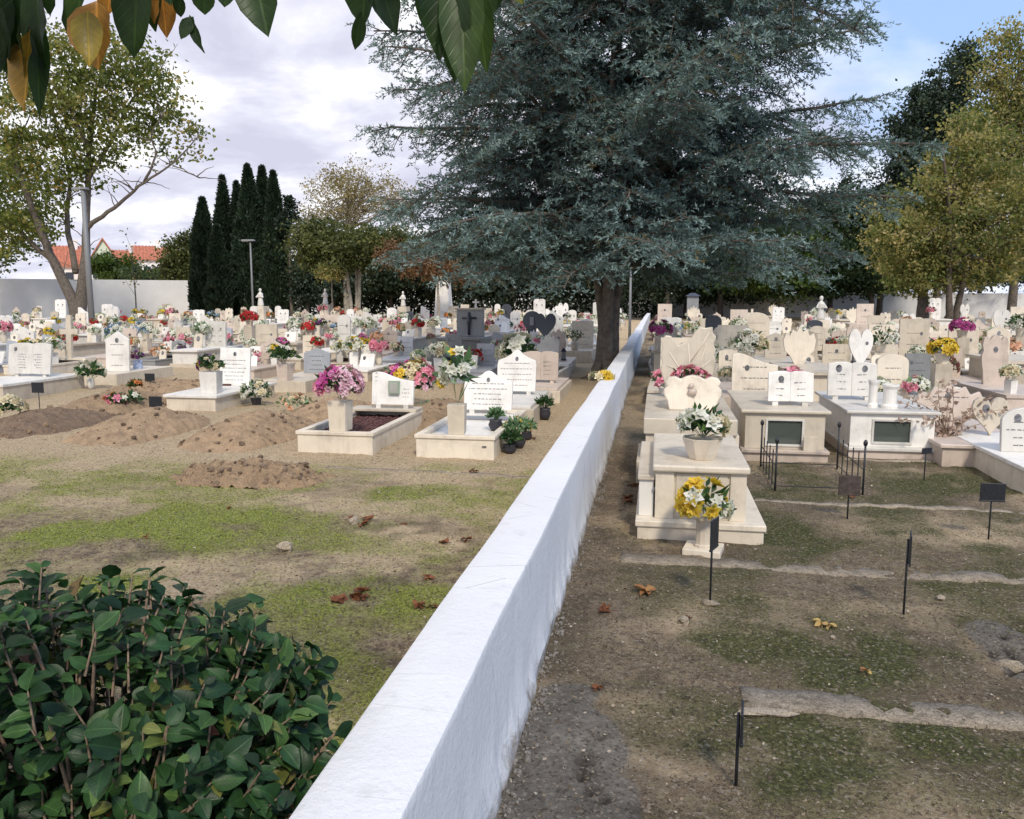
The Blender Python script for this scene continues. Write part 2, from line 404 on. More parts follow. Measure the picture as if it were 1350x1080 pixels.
# bright moss on the left
mossL = blobs([(180, 690, 260, 34, 1.1), (60, 760, 200, 40, .9), (330, 690, 120, 20, .6), (520, 650, 160, 16, .55), (560, 760, 120, 60, .75), (540, 900, 90, 60, .8), (480, 1000, 90, 60, .8), (90, 615, 110, 14, .5), (420, 790, 120, 40, .6), (640, 700, 90, 30, .55)])
mossL = np.maximum(mossL, .42) * (.25 + 1.15 * sstep(.38, .64, nz(1.9, 3))) * (.45 + 1.0 * nz(6.5, 4)) * (1 - .9 * sstep(7.6, 8.8, Y - .1 * X)) 
mossR = blobs([(1110, 715, 170, 26, .9), (1100, 800, 200, 30, .7), (1250, 640, 120, 20, .8), (1100, 640, 90, 18, .7), (1080, 870, 230, 44, 1), (1200, 1000, 280, 70, 1.2), (1020, 1000, 120, 60, .8), (1320, 800, 100, 30, .5), (900, 760, 120, 14, .45), (1330, 1010, 120, 60, .9), (1180, 770, 160, 14, .6)])
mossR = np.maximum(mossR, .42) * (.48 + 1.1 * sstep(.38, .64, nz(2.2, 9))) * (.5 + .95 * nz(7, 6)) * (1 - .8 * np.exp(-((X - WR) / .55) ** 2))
moss = np.clip(np.where(left > .5, mossL, mossR), 0, 1)
far = sstep(7.3, 9.3, np.hypot(X, Y))
tanL = np.clip(.3 + .95 * sstep(5.6, 7.6, Y - .1 * X + 1.2 * (nz(.8, 21) - .5)) + .55 * sstep(.5, .66, nz(1.1, 31)), 0, 1)
tanL = np.maximum(tanL, .95 * sstep(8.2, 9.2, Y)); tanL = np.maximum(tanL, blobs([(690, 640, 60, 40, .9), (620, 700, 50, 20, .6)]))
tanR = blobs([(960, 820, 110, 34, .95), (850, 740, 60, 8, .5), (1260, 700, 150, 22, .9), (1280, 790, 70, 30, .5), (1330, 860, 60, 40, .7), (1000, 795, 60, 14, .7), (830, 830, 60, 50, .35)]) * (.55 + .8 * nz(2.6, 41))
tanR = np.maximum(tanR, .5 * sstep(8, 11, Y)); tanR = np.maximum(tanR, .55 * sstep(.46, .66, nz(1.3, 35)))
tanm = np.clip(np.where(left > .5, tanL, tanR), 0, 1)
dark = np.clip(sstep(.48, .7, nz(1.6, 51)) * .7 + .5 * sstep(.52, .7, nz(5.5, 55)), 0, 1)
dark = dark * (1 - .8 * left * sstep(6.5, 8.5, Y)); dark = np.clip(dark + .55 * (1 - left) * np.exp(-((X - WR) / .7) ** 2) * (Y < 40), 0, 1)  # band along the wall's right foot: its shade put into the soil colour
conc = blobs([(720, 1000, 110, 90, 1.2), (790, 1070, 70, 60, 1.1), (740, 930, 60, 40, .9), (1340, 860, 50, 50, .8)]) * (X > WR - .2)
conc = np.clip(sstep(.36, .6, conc * (.5 + .95 * nz(2.3, 61))), 0, 1)
Z = .045 * (nz(.9, 71) - .5) + .026 * (nz(4, 73) - .5) + .026 * (nz(13, 75, 3) - .5)
Z = Z * (1 - .5 * conc) * (np.hypot(X, Y) < 60)
# cracks of the old concrete apron
cw = np.abs(nz(2.1, 81, 3) - .5); crack = (1 - sstep(.0, .022, cw)) * conc; Z = Z - crack * .03 + conc * .012
V = np.stack([X, Y, Z], -1).reshape(-1, 3)
ny, nx = X.shape; idx = np.arange(ny * nx).reshape(ny, nx)
Fi = np.stack([idx[:-1, :-1], idx[:-1, 1:], idx[1:, 1:], idx[1:, :-1]], -1).reshape(-1, 4)
m, nt, b = newmat('cemetery_ground')
tc = N(nt, 'ShaderNodeTexCoord'); P = tc.outputs['Object']
def at(n_): a = N(nt, 'ShaderNodeAttribute'); a.attribute_name = n_; return a.outputs['Fac']
nA, nB, nC, nD = noisetex(nt, 55, 5, .7, P), noisetex(nt, 9, 6, .7, P), noisetex(nt, 190, 3, .6, P), noisetex(nt, 2.3, 6, .7, P)
tanc = ramp(nt, nA, [(.32, (.42, .31, .185)), (.5, (.65, .505, .335)), (.70, (.80, .655, .47))])
tanc = mix(nt, 1.0, tanc, ramp(nt, nB, [(.32, (.80, .76, .71)), (.55, (1, 1, 1)), (.7, (1.12, 1.1, 1.08))]), 'MULTIPLY')
nE = noisetex(nt, 24, 6, .75, P)
brown = ramp(nt, nB, [(.3, (.13, .094, .062)), (.5, (.25, .187, .124)), (.7, (.38, .295, .205))])
brown = mix(nt, 1.0, brown, ramp(nt, nE, [(.34, (.5, .46, .44)), (.5, (1, 1, 1)), (.66, (1.75, 1.7, 1.65))]), 'MULTIPLY')
brown = mix(nt, 1.0, brown, ramp(nt, nC, [(.36, (.55, .53, .5)), (.5, (1, 1, 1)), (.64, (1.7, 1.7, 1.7))]), 'MULTIPLY')
brown = mix(nt, ramp(nt, nC, [(.45, (0, 0, 0)), (.75, (.8, .8, .8))]), brown, (.33, .28, .22))
def thr(mask, nfac, lo, hi, amt=.9):
    a = N(nt, 'ShaderNodeMath', operation='ADD'); nt.links.new(mask, a.inputs[0]); nt.links.new(nfac, a.inputs[1])
    return ramp(nt, a.outputs[0], [(lo, (0, 0, 0)), (min(hi, 1), (amt,) * 3)]) if hi <= 1 else None
def thr2(mask, nfac, lo, hi, amt=1.):
    a = N(nt, 'ShaderNodeMath', operation='ADD'); nt.links.new(mask, a.inputs[0]); nt.links.new(nfac, a.inputs[1])
    r = N(nt, 'ShaderNodeMapRange'); nt.links.new(a.outputs[0], r.inputs[0]); r.inputs[1].default_value = lo; r.inputs[2].default_value = hi; r.inputs[4].default_value = amt
    return r.outputs[0]
col = mix(nt, thr2(at('tan'), nB, .72, 1.25), brown, tanc)
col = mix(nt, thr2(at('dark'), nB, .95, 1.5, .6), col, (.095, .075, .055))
mossc = ramp(nt, nA, [(.34, (.07, .085, .025)), (.5, (.26, .30, .06)), (.66, (.46, .50, .11))])
mossd = ramp(nt, nA, [(.34, (.03, .034, .015)), (.5, (.085, .092, .034)), (.66, (.19, .19, .07))])
mossc = mix(nt, at('left'), mossd, mossc)
mfa = N(nt, 'ShaderNodeMath', operation='MULTIPLY_ADD'); nt.links.new(nE, mfa.inputs[0]); mfa.inputs[1].default_value = .9; nt.links.new(nB, mfa.inputs[2])
col = mix(nt, thr2(at('moss'), mfa.outputs[0], 1.02, 1.80, .95), col, mossc)
concc = ramp(nt, nD, [(.3, (.13, .12, .105)), (.55, (.22, .20, .175)), (.75, (.34, .31, .27))])
concc = mix(nt, 1.0, concc, ramp(nt, nE, [(.32, (.6, .6, .6)), (.5, (1, 1, 1)), (.68, (1.3, 1.3, 1.3))]), 'MULTIPLY')
col = mix(nt, thr2(at('conc'), nB, .8, 1.25, .85), col, concc)
col = mix(nt, at('crack'), col, (.04, .032, .025))
vo = N(nt, 'ShaderNodeTexVoronoi'); vo.inputs['Scale'].default_value = 85; nt.links.new(P, vo.inputs['Vector']); sx_ = N(nt, 'ShaderNodeSeparateColor'); nt.links.new(vo.outputs['Color'], sx_.inputs[0])
col = mix(nt, ramp(nt, sx_.outputs[0], [(.86, (0, 0, 0)), (.93, (.55,) * 3)]), col, (.42, .36, .29)); col = mix(nt, ramp(nt, sx_.outputs[1], [(.84, (0, 0, 0)), (.92, (.6,) * 3)]), col, (.07, .055, .04))
nt.links.new(col, b.inputs['Base Color']); b.inputs['Roughness'].default_value = .95; b.inputs['Specular IOR Level'].default_value = .15
bh = N(nt, 'ShaderNodeMath', operation='ADD'); nt.links.new(nA, bh.inputs[0]); nt.links.new(nC, bh.inputs[1])
bump(nt, b, bh.outputs[0], 1.0, .02); M['ground'] = m
g = fastmesh('ground', V, Fi, 'ground', smooth=True); g['kind'] = 'structure'
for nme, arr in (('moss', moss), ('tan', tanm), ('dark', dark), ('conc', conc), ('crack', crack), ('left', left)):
    a = g.data.attributes.new(nme, 'FLOAT', 'POINT'); a.data.foreach_set('value', arr.ravel().astype(np.float32))
XS, YS = np.array(xs), np.array(ys)
def gz(x, y):
    i = int(np.clip(np.searchsorted(XS, x), 1, len(XS) - 1)); j = int(np.clip(np.searchsorted(YS, y), 1, len(YS) - 1)); return float(Z[j, i])
def samp(arr, x, y):
    i = np.clip(np.searchsorted(XS, x), 1, len(XS) - 1); j = np.clip(np.searchsorted(YS, y), 1, len(YS) - 1); return arr[j, i]

# moss tufts and grit that nobody could count
def scatter_blades(name, n, box, arr, thr_, hgt, mats, label, seed, wd=.0045):
    x = rng.uniform(box[0], box[1], n * 6); y = box[2] * (box[3] / box[2]) ** rng.random(n * 6)
    keep = samp(arr, x, y) * (.25 + 1.5 * fbm(x * 7, y * 7, seed, 3)) > thr_ * (.35 + 1.5 * rng.random(len(x)))
    x, y = x[keep][:n], y[keep][:n]; n = len(x); z = samp(Z, x, y) - .002
    C = np.stack([x, y, z], -1); A = unit(rng.normal(size=(n, 3)) * [.7, .7, .3] + [0, 0, .8])
    s = hgt * (.4 + rng.random(n)) * (.6 + y * .05)
    Vq, Fq = leaf_quads(C, A, rdir(n), s, wd * (.5 + y * .1))
    o = fastmesh(name, Vq, Fq, mats, var=rng.random(n)); tag(o, label, 'moss' if 'moss' in name else 'litter', kind='stuff'); return o
M['mossblade'] = leafmat('moss_blades', [(0, (.05, .07, .02)), (.5, (.23, .27, .055)), (1, (.46, .50, .11))], .3)
M['mossblade_dark'] = leafmat('dark_moss_blades', [(0, (.035, .04, .018)), (.6, (.085, .10, .035)), (1, (.18, .19, .07))], .3)
M['drybits'] = leafmat('dry_litter', [(0, (.07, .05, .035)), (.5, (.17, .13, .09)), (.85, (.3, .24, .17)), (1, (.5, .44, .36))], .1)
scatter_blades('moss', 90000, (-9, WL - .02, 2, 11), moss, .42, .016, 'mossblade', 'low bright green moss and grass on the earth left of the wall', 5)
scatter_blades('moss', 80000, (WR + .05, 5.5, 1.8, 11), moss, .40, .013, 'mossblade_dark', 'dark olive moss between the concrete strips right of the wall', 6)
def litter(name, n, box, label, s0):
    x = rng.uniform(box[0], box[1], n); y = box[2] * (box[3] / box[2]) ** rng.random(n)
    C = np.stack([x, y, samp(Z, x, y) + .002], -1); A = unit(rng.normal(size=(n, 3)) * [1, 1, .18])
    W = unit(rng.normal(size=(n, 3)) * [1, 1, .3]); s = s0 * (.3 + rng.random(n) ** 2 * 1.6)
    Vq, Fq = leaf_quads(C, A, W, s, s * rng.uniform(.2, .9, n)); o = fastmesh(name, Vq, Fq, 'drybits', var=rng.random(n)); tag(o, label, 'litter', kind='stuff')
litter('dry_litter', 26000, (-8, WL - .02, 2, 10), 'fine dry leaf litter over the ground left of the wall', .014)
litter('dry_litter', 30000, (WR + .03, 4.5, 1.8, 9), 'fine dry twigs and grit over the ground right of the wall', .012)
pm = MB()
for i in range(1500):
    right = random.random() < .65
    x = random.uniform(WR + .03, 4) if right else random.uniform(-7, WL - .03); y = 1.9 * (9 / 1.9) ** random.random(); r = .002 + .009 * random.random() ** 4
    pm.blob((x, y, gz(x, y) + r * .3), (r, r * .8, r * .6), i, .3, 5)
M['grit'] = stone('grit', (.30, .26, .21), rough=.95, dirt_amt=.6, sc=4, vein=.3)
tag(pm.build('gravel', 'grit'), 'scattered grit and small pebbles on the bare earth', 'gravel', kind='stuff')

# ------------------------------------------------------------------ dividing wall
m, nt, b = newmat('whitewashed_render'); tc = N(nt, 'ShaderNodeTexCoord'); P = tc.outputs['Object']
n1, n2, n3 = noisetex(nt, 1.3, 6, .6, P), noisetex(nt, 35, 6, .7, P), noisetex(nt, 7, 6, .75, P)
col = ramp(nt, n1, [(.3, (.66, .66, .67)), (.7, (.735, .735, .74))])
col = mix(nt, ramp(nt, n3, [(.56, (0, 0, 0)), (.74, (.42,) * 3)]), col, (.45, .45, .44))
sp = N(nt, 'ShaderNodeSeparateXYZ'); nt.links.new(P, sp.inputs[0])
lowr = N(nt, 'ShaderNodeMapRange'); nt.links.new(sp.outputs[2], lowr.inputs[0]); lowr.inputs[1].default_value = .20; lowr.inputs[2].default_value = .0
lm = N(nt, 'ShaderNodeMath', operation='MULTIPLY_ADD'); nt.links.new(lowr.outputs[0], lm.inputs[0]); lm.inputs[1].default_value = .55; nt.links.new(n3, lm.inputs[2])
lr = N(nt, 'ShaderNodeMapRange'); nt.links.new(lm.outputs[0], lr.inputs[0]); lr.inputs[1].default_value = .80; lr.inputs[2].default_value = 1.02; lr.inputs[4].default_value = .9
col = mix(nt, lr.outputs[0], col, (.25, .21, .17))
# hairline scratches across the coping
mp = N(nt, 'ShaderNodeMapping'); nt.links.new(P, mp.inputs[0]); mp.inputs['Scale'].default_value = (1.2, 5.5, 1)
vo = N(nt, 'ShaderNodeTexVoronoi', feature='DISTANCE_TO_EDGE'); nt.links.new(mp.outputs[0], vo.inputs['Vector']); vo.inputs['Scale'].default_value = 1.1
ck = ramp(nt, vo.outputs['Distance'], [(0, (1, 1, 1)), (.006, (0, 0, 0))])
kk = mix(nt, 1., ck, ramp(nt, noisetex(nt, 2.6, 3, .5, P), [(.50, (0, 0, 0)), (.58, (.75,) * 3)]), 'MULTIPLY')
col = mix(nt, kk, col, (.28, .28, .29))
nt.links.new(col, b.inputs['Base Color']); b.inputs['Roughness'].default_value = .9; b.inputs['Specular IOR Level'].default_value = .2
bump(nt, b, n2, .6, .010); M['whitewash'] = m
yy = np.array([y for y in grads(-2.5, 57, .03, 1.02, 6)]); HW = .62
# cross-section around the wall: left foot, left top, coping ... right top, right foot
sec = [(WL, -.1), (WL, .15), (WL, .35), (WL, .52), (WL, .59), (WL, .610), (WL + .003, HW - .003), (WL + .009, HW), (WL + .09, HW + .001), (WR - .09, HW + .001), (WR - .009, HW), (WR - .003, HW - .003), (WR, .610), (WR, .59), (WR, .5), (WR, .35), (WR, .2), (WR, .1), (WR + .004, .04), (WR + .012, -.1)]
VV = []
for i, (sx, sz) in enumerate(sec):
    e = .008 * (fbm(yy * 1.1, np.full_like(yy, (i > 6) * 3.3 + .12 * sz), 5) - .5) * 2 + .004 * (fbm(yy * 5, np.full_like(yy, (i > 6) * 7.3 + .5 * sz), 8) - .5) * 2
    x_ = sx + e + .018 * (fbm(yy * .35, yy * 0, 12, 2) - .5) * 2
    z_ = yy * 0 + sz + (.010 * (fbm(yy * .7, yy * 0 + 3, 15, 3) - .5) * 2 if sz > .5 else 0) + (e * .5 if sz > .5 else 0)
    if i in (17, 18): x_ = x_ + .022 * sstep(.45, .62, fbm(yy * 7, yy * 0 + 2 * i, 33, 4))
    VV.append(np.stack([x_, yy, z_], -1))
VV = np.stack(VV, 1); n0, n1_ = VV.shape[:2]; idw = np.arange(n0 * n1_).reshape(n0, n1_)
Fw = np.stack([idw[:-1, :-1], idw[1:, :-1], idw[1:, 1:], idw[:-1, 1:]], -1).reshape(-1, 4)
endc = [np.array([idw[-1, k], idw[-1, k + 1], idw[-1, n1_ - 2 - k], idw[-1, n1_ - 1 - k]]) for k in range(n1_ // 2 - 1)]
Fw = np.vstack([Fw[:, ::-1], np.array(endc)])
o = fastmesh('dividing_wall', VV.reshape(-1, 3), Fw, 'whitewash', smooth=True)
o.data.set_sharp_from_angle(angle=R(28))
tag(o, 'long low whitewashed wall running away through the middle of the cemetery', 'wall')
# crumbled plaster along the foot of the wall: one uncountable mass
rb = MB()
for i in range(1800):
    y = 1.6 * (14 / 1.6) ** random.random(); k = float(fbm(np.array([y * 3.2]), np.array([2.]), 33, 3)[0])
    if random.random() > k * 1.3: continue
    x = WR + .01 + abs(random.gauss(0, .035)); r = .002 + .011 * random.random() ** 3
    rb.blob((x, y, gz(x, y) + r * .4), (r, r * 1.4, r * .8), i, .35, 6)
tag(rb.build('rubble', 'rubble'), 'crumbled plaster bits along the right foot of the white wall', 'rubble', kind='stuff')

# concrete strips crossing the right hand plots (edging kerbs let into the ground)
def strip(py, px0, px1, wd, label, seed, mat='strip'):
    a, c = G(px0, py), G(px1, py); y0 = G((px0 + px1) / 2, py).y; n = int((c.x - a.x) / .035) + 2; xx = np.linspace(a.x, c.x + .6, n)
    e0 = y0 + .02 * (fbm(xx * 3, xx * 0, seed) - .5) * 2 + .02 * (fbm(xx * 13, xx * 0, seed + 4) - .5); e1 = y0 + wd + .03 * (fbm(xx * 3, xx * 0 + 9, seed) - .5) * 2 + .02 * (fbm(xx * 13, xx * 0, seed + 8) - .5)
    mb = MB(); vs = []; fs = []
    for i, x in enumerate(xx):
        t = -.002 + .018 * float(fbm(np.array([x * 4.]), np.array([1.]), seed, 5)[0]); zz = gz(x, y0)
        zr = .016
        vs += [(x, e0[i] - .004, zz - .03), (x, e0[i], zz + t * .7), (x, e0[i] * .6 + e1[i] * .4, zz + t), (x, e1[i], zz + t * .7), (x, e1[i] + .004, zz - .03)]
    for i in range(n - 1):
        for k in range(4): fs.append((i * 5 + k, (i + 1) * 5 + k, (i + 1) * 5 + k + 1, i * 5 + k + 1))
    fs += [(0, 1, 2, 3, 4), tuple((n - 1) * 5 + k for k in (4, 3, 2, 1, 0))]
    mb.add(vs, fs); return tag(mb.build('concrete_strip', mat, smooth=True), label, 'kerb', 'concrete strips between the plots')
strip(950, 985, 1400, .17, 'broad rough concrete strip set in the ground nearest the camera', 3)
strip(757, 815, 1420, .17, 'pale concrete strip in front of the two-tier tomb by the wall', 13)
strip(670, 985, 1420, .09, 'narrow concrete strip behind the plain grave plots, before the railing', 23)
strip(612, 1120, 1420, .10, 'thin concrete strip along the foot of the glass-fronted tomb', 27)
strip(622, 420, 640, .07, 'faint concrete strip before the two kerbed tombs left of wall', 29)

# ------------------------------------------------------------------ headstone outlines
def outline(shape, w, h):
    a = w / 2; P_ = []
    def arc(cx, cz, r, a0, a1, n=8, rz=None):
        rz = rz or r
        return [(cx + r * math.cos(R(a0 + (a1 - a0) * i / n)), cz + rz * math.sin(R(a0 + (a1 - a0) * i / n))) for i in range(n + 1)]
    if shape == 'square': return [(-a, 0), (a, 0), (a, h), (-a, h)]
    if shape == 'arched': return [(-a, 0), (a, 0)] + arc(0, h - a * .6, a, 0, 180, 14, a * .6)
    if shape == 'gabled': return [(-a, 0), (a, 0), (a, h * .8), (0, h), (-a, h * .8)]
    if shape == 'ogee': return [(-a, 0), (a, 0), (a * 1.02, h * .62), (a * .97, h * .74), (a * .62, h * .80), (a * .32, h * .88), (a * .14, h * .97), (0, h), (-a * .14, h * .97), (-a * .32, h * .88), (-a * .62, h * .80), (-a * .97, h * .74), (-a * 1.02, h * .62)]
    if shape == 'slanted': return [(-a, 0), (a, 0), (a, h * .72), (a * .4, h * .78), (0, h * .86), (-a * .5, h * .98), (-a * .8, h), (-a, h * .97)]
    if shape == 'heart':
        pts = [(-a * .35, 0), (a * .35, 0)]
        for i in range(0, 25):
            t = R(200 - 400 * i / 24) if False else None
        c = []
        for i in range(28):
            t = math.pi - (2 * math.pi) * i / 27 * 1.0
            x = 16 * math.sin(t) ** 3; z = 13 * math.cos(t) - 5 * math.cos(2 * t) - 2 * math.cos(3 * t) - math.cos(4 * t)
            c.append((x / 16 * a, (z + 17) / 29 * h))
        return c[::-1][:-1] if False else [p for p in c[:-1]][::-1]
    if shape == 'scrolled':
        r = [(a * .8, 0), (a * .86, h * .25), (a * .98, h * .42), (a, h * .58), (a * .88, h * .68), (a * .97, h * .8), (a * .86, h * .93), (a * .62, h * .96), (a * .42, h * .88), (a * .2, h * .97)]
        return [(-a * .8, 0)] + r + [(0, h)] + [(-x, z) for x, z in reversed(r[1:])]
    if shape == 'butterfly':
        r = [(a * .62, 0), (a * .80, h * .2), (a * .92, h * .36), (a * 1.0, h * .52), (a * .93, h * .60), (a * .99, h * .68), (a * .9, h * .76), (a, h * .86), (a * .86, h * .92), (a * .86, h), (a * .6, h * .985), (a * .4, h), (a * .24, h * .93), (a * .1, h * .84), (0, h * .80)]
        l = [(-a * .35, h * .74), (-a * .48, h * .80), (-a * .62, h * .87), (-a * .82, h * .88), (-a * .97, h * .80), (-a * .93, h * .70), (-a, h * .6), (-a * .92, h * .5), (-a * .96, h * .38), (-a * .8, h * .2), (-a * .62, 0)]
        return r + l
    if shape == 'cross':
        t = w * .14
        return [(-t, 0), (t, 0), (t, h * .55), (a, h * .55), (a, h * .55 + 2 * t), (t, h * .55 + 2 * t), (t, h), (-t, h), (-t, h * .55 + 2 * t), (-a, h * .55 + 2 * t), (-a, h * .55), (-t, h * .55)]
    if shape == 'round': return [(-a * .3, 0), (a * .3, 0)] + arc(0, h - a, a, -60, 240, 20)
    if shape == 'winged':
        r = [(a * .3, 0), (a * .55, h * .2), (a * .9, h * .35), (a, h * .6), (a * .86, h * .8), (a * .6, h * .72), (a * .45, h * .9), (a * .2, h * .82)]
        return [(-a * .3, 0)] + r + [(0, h)] + [(-x, z) for x, z in reversed(r[1:])]
def script_rows(mb, x0, x1, ztop, zbot, y, rows, lean=0, seed=0, th=.007, z0=0):
    """illegible engraved lines, sat a millimetre proud of the stone"""
    rr = random.Random(seed)
    for i in range(rows):
        z = ztop - (ztop - zbot) * i / max(1, rows - 1); ins = rr.uniform(0, .22) * (x1 - x0); x = x0 + ins
        while x < x1 - ins - .01:
            l = rr.uniform(.014, .05) * (1 if th > .005 else .6); e = min(x + l, x1 - ins)
            yy_ = y + math.tan(lean) * z
            xx_ = x
            while xx_ < e:                                  # letter-like strokes
                s = rr.uniform(.004, .009); hh = th * rr.uniform(.7, 1.2)
                mb.box(xx_, min(xx_ + s, e), yy_ - .0015, yy_ + .004, z0 + z, z0 + z + hh)
                xx_ += s + .0025
            x = e + rr.uniform(.008, .02)
def headstone(parent, shape, w, h, mat, y, z0=0, x0=0, th=.05, lean=6, detail=1, portrait=None, seed=0, legs=False, rows=5, bev=.006):
    ln = R(lean); o = None
    if legs: z0 += .045
    if shape == 'book':
        mb = MB(); s = w / 2
        for sg in (-1, 1):
            pr = [(0, 0), (sg * s, 0), (sg * s, h * .93), (sg * s * .6, h * .985), (sg * s * .2, h * .985), (0, h * .94)]
            if sg < 0: pr = pr[::-1]
            n = len(pr); vs = []
            for yy_ in (0, th):
                for (x, z) in pr: vs.append((x0 + x, y + yy_ - abs(x) * .12 + math.tan(ln) * z, z0 + z))
            fs = [tuple(range(n)), tuple(reversed(range(n, 2 * n)))] + [tuple(reversed((i, (i + 1) % n, (i + 1) % n + n, i + n))) for i in range(n)]
            mb.add(vs, fs)
        o = mb.build('headstone', mat, parent, bev=bev)
    else:
        mb = MB(); pr = outline(shape, w, h); mb.prism(pr, y, y + th, lean=ln, x0=x0, z0=z0)
        if shape == 'butterfly':
            pass
        o = mb.build('headstone', mat, parent, bev=bev)
    if legs:
        for sx in (-1, 1):
            MB().box(x0 + sx * w * .33 - .03, x0 + sx * w * .33 + .03, y - .01, y + th + .01, z0 - .047, z0 + .002).build('foot', mat, parent)
    yo = y - .0 
    if portrait:
        for (px_, pz_, r_) in portrait:
            q = MB(); n = 14; yc = y + math.tan(ln) * pz_ - (abs(px_) * .12 if shape == 'book' else 0)
            vs = [(x0 + px_ + r_ * math.cos(2 * math.pi * k / n), yc - .006 + math.tan(ln) * 1.25 * r_ * math.sin(2 * math.pi * k / n), z0 + pz_ + r_ * 1.25 * math.sin(2 * math.pi * k / n)) for k in range(n)]
            vs += [(x, yv + .01, z) for x, yv, z in vs]
            q.add(vs, [tuple(range(n)), tuple(reversed(range(n, 2 * n)))] + [tuple(reversed((i, (i + 1) % n, (i + 1) % n + n, i + n))) for i in range(n)])
            q.build('portrait', 'photo', o)
    if detail and rows:
        q = MB(); k = .84 if shape in ('square', 'ogee', 'arched') else .62
        if shape == 'book':
            for sg in (-1, 1):
                xa, xb = sorted((sg * w * .08, sg * w * .42)); 
                script_rows(q, x0 + xa, x0 + xb, h * .62, h * .2, y - w * .03 - .0025, rows, ln, seed + sg, z0=z0, th=.006 if detail > 1 else .012)
        else:
            script_rows(q, x0 - w * .5 * k, x0 + w * .5 * k, h * .66, h * .14, y, rows, ln, seed, z0=z0, th=.010 if detail > 1 else .014)
        if q.f: q.build('inscription', 'ink', o)
    return o

# ------------------------------------------------------------------ bouquets and vases
def bouquet_meshes(parent, cols, R_=.16, H=.2, z0=0, nb=24, pet=.05, nl=60, leaf=.09, fol='fol', seed=0, squash=.8, petals=6, c=(0, 0), flowers=True):
    r = np.random.default_rng(seed)
    def shell(n, lo=.55):
        d = unit(r.normal(size=(n, 3))); d[:, 2] = np.abs(d[:, 2]) * 1.0 - .25; d = unit(d)
        rad = lo + (1 - lo) * r.random((n, 1)) ** .6
        return d * rad * [R_, R_, R_ * squash] + [c[0], c[1], z0 + H], d
    C, d = shell(nl, .2); A = unit(d + .5 * unit(r.normal(size=(nl, 3)))); s = leaf * (.6 + .8 * r.random(nl))
    # stems down into the vase neck
    ns = max(6, nl // 8); q = shell(ns, .5)[0]; base = np.array([c[0], c[1], z0 - .01]); dv_ = q - base; Ls = np.linalg.norm(dv_, axis=1)
    V1, F1 = leaf_quads(C - A * s[:, None] * .4, A, unit(r.normal(size=(nl, 3))), s, s * .42, .15)
    V2, F2 = leaf_quads(np.repeat(base[None], ns, 0), dv_ / Ls[:, None], unit(r.normal(size=(ns, 3))), Ls, np.full(ns, .012))
    fastmesh('foliage', np.vstack([V1, V2]), np.vstack([F1, F2 + len(V1)]), fol, parent, var=r.random(nl + ns))
    if not flowers: return
    C, d = shell(nb, .8); P_ = petals; n = nb * P_ * 2
    # every blossom: two whorls of petals round its own axis
    ax = unit(d + .35 * unit(r.normal(size=(nb, 3)))); t1 = unit(np.cross(ax, unit(r.normal(size=(nb, 3))))); t2 = np.cross(ax, t1)
    AA, CC, WW, LL = [], [], [], []
    sz = pet * (.7 + .6 * r.random(nb))
    for wv in (0, 1):
        for k in range(P_):
            an = 2 * math.pi * (k + .5 * wv) / P_; rd = t1 * math.cos(an) + t2 * math.sin(an)
            AA.append(unit(rd + ax * (.35 + .9 * wv))); WW.append(np.cross(ax, rd)); CC.append(C); LL.append(sz * (1 - .3 * wv))
    A = np.concatenate(AA); Cc = np.concatenate(CC); W = np.concatenate(WW); L = np.concatenate(LL)
    Vq, Fq = leaf_quads(Cc, A, W, L, L * .8, .2)
    ci = r.integers(0, len(cols), nb)
    if len(cols) > 1: ci = (np.argsort(np.argsort(C[:, 0] + .05 * r.normal(size=nb))) * len(cols) // nb)
    fastmesh('blossoms', Vq, Fq, [PET[k] for k in cols], parent, var=r.random(len(Fq)), matidx=np.tile(ci, P_ * 2))
def vase(parent, kind, mat, h=.2, r=.055, bev=.004):
    mb = MB()
    if kind == 'square': mb.box(-r, r, -r, r, 0, h, top=(-r * .12, -r * .12)); return mb.build('vase', mat, parent, bev=bev)
    if kind == 'fluted': mb.lathe([(r * 1.0, 0), (r, h * .08), (r * .85, h * .12), (r * .85, h * .85), (r * 1.05, h * .95), (r * 1.05, h)], 20, ripple=-.06); return mb.build('vase', mat, parent)
    if kind == 'pot': mb.lathe([(r * .6, 0), (r * .75, h * .3), (r, h), (r * .9, h), (r * .85, h * .9)], 8, rot=R(22.5)); return mb.build('vase', mat, parent, bev=bev)
    mb.lathe([(r * .62, 0), (r * .8, h * .25), (r, h * .55), (r * .8, h * .85), (r * .95, h), (r * .8, h)], 16); return mb.build('vase', mat, parent, smooth=True)
def arrangement(loc, label, cols, vk='square', vm='white', vh=.2, vr=.055, group=None, name='flower_vase', **kw):
    t = empty(name, loc, random.uniform(-.2, .2)); tag(t, label, 'flowers', group or 'flower arrangements on the graves')
    if vk: vase(t, vk, vm, vh, vr)
    bouquet_meshes(t, cols, z0=vh if vk else 0.02, **kw); return t

# ------------------------------------------------------------------ near graves, left of the wall
GR_L = 'graves in the field left of the wall'; GR_R = 'graves in the field right of the wall'
def kerb_ring(mb, w, L, h, t=.07, over=.015, lip=.04, z0=-.04):
    """open grave surround: body and overhanging lip"""
    a = w / 2
    for (x0, x1, y0, y1) in ((-a, a, 0, t), (-a, a, L - t, L), (-a, -a + t, t, L - t), (a - t, a, t, L - t)):
        mb.box(x0 + (over if x0 == -a else 0), x1 - (over if x1 == a else 0), y0 + (over if y0 == 0 else 0), y1 - (over if y1 == L else 0), z0, h - lip)
    for (x0, x1, y0, y1) in ((-a, a, 0, t + .02), (-a, a, L - t - .02, L), (-a, -a + t + .01, t + .02, L - t - .02), (a - t - .01, a, t + .02, L - t - .02)):
        mb.box(x0, x1, y0, y1, h - lip, h)
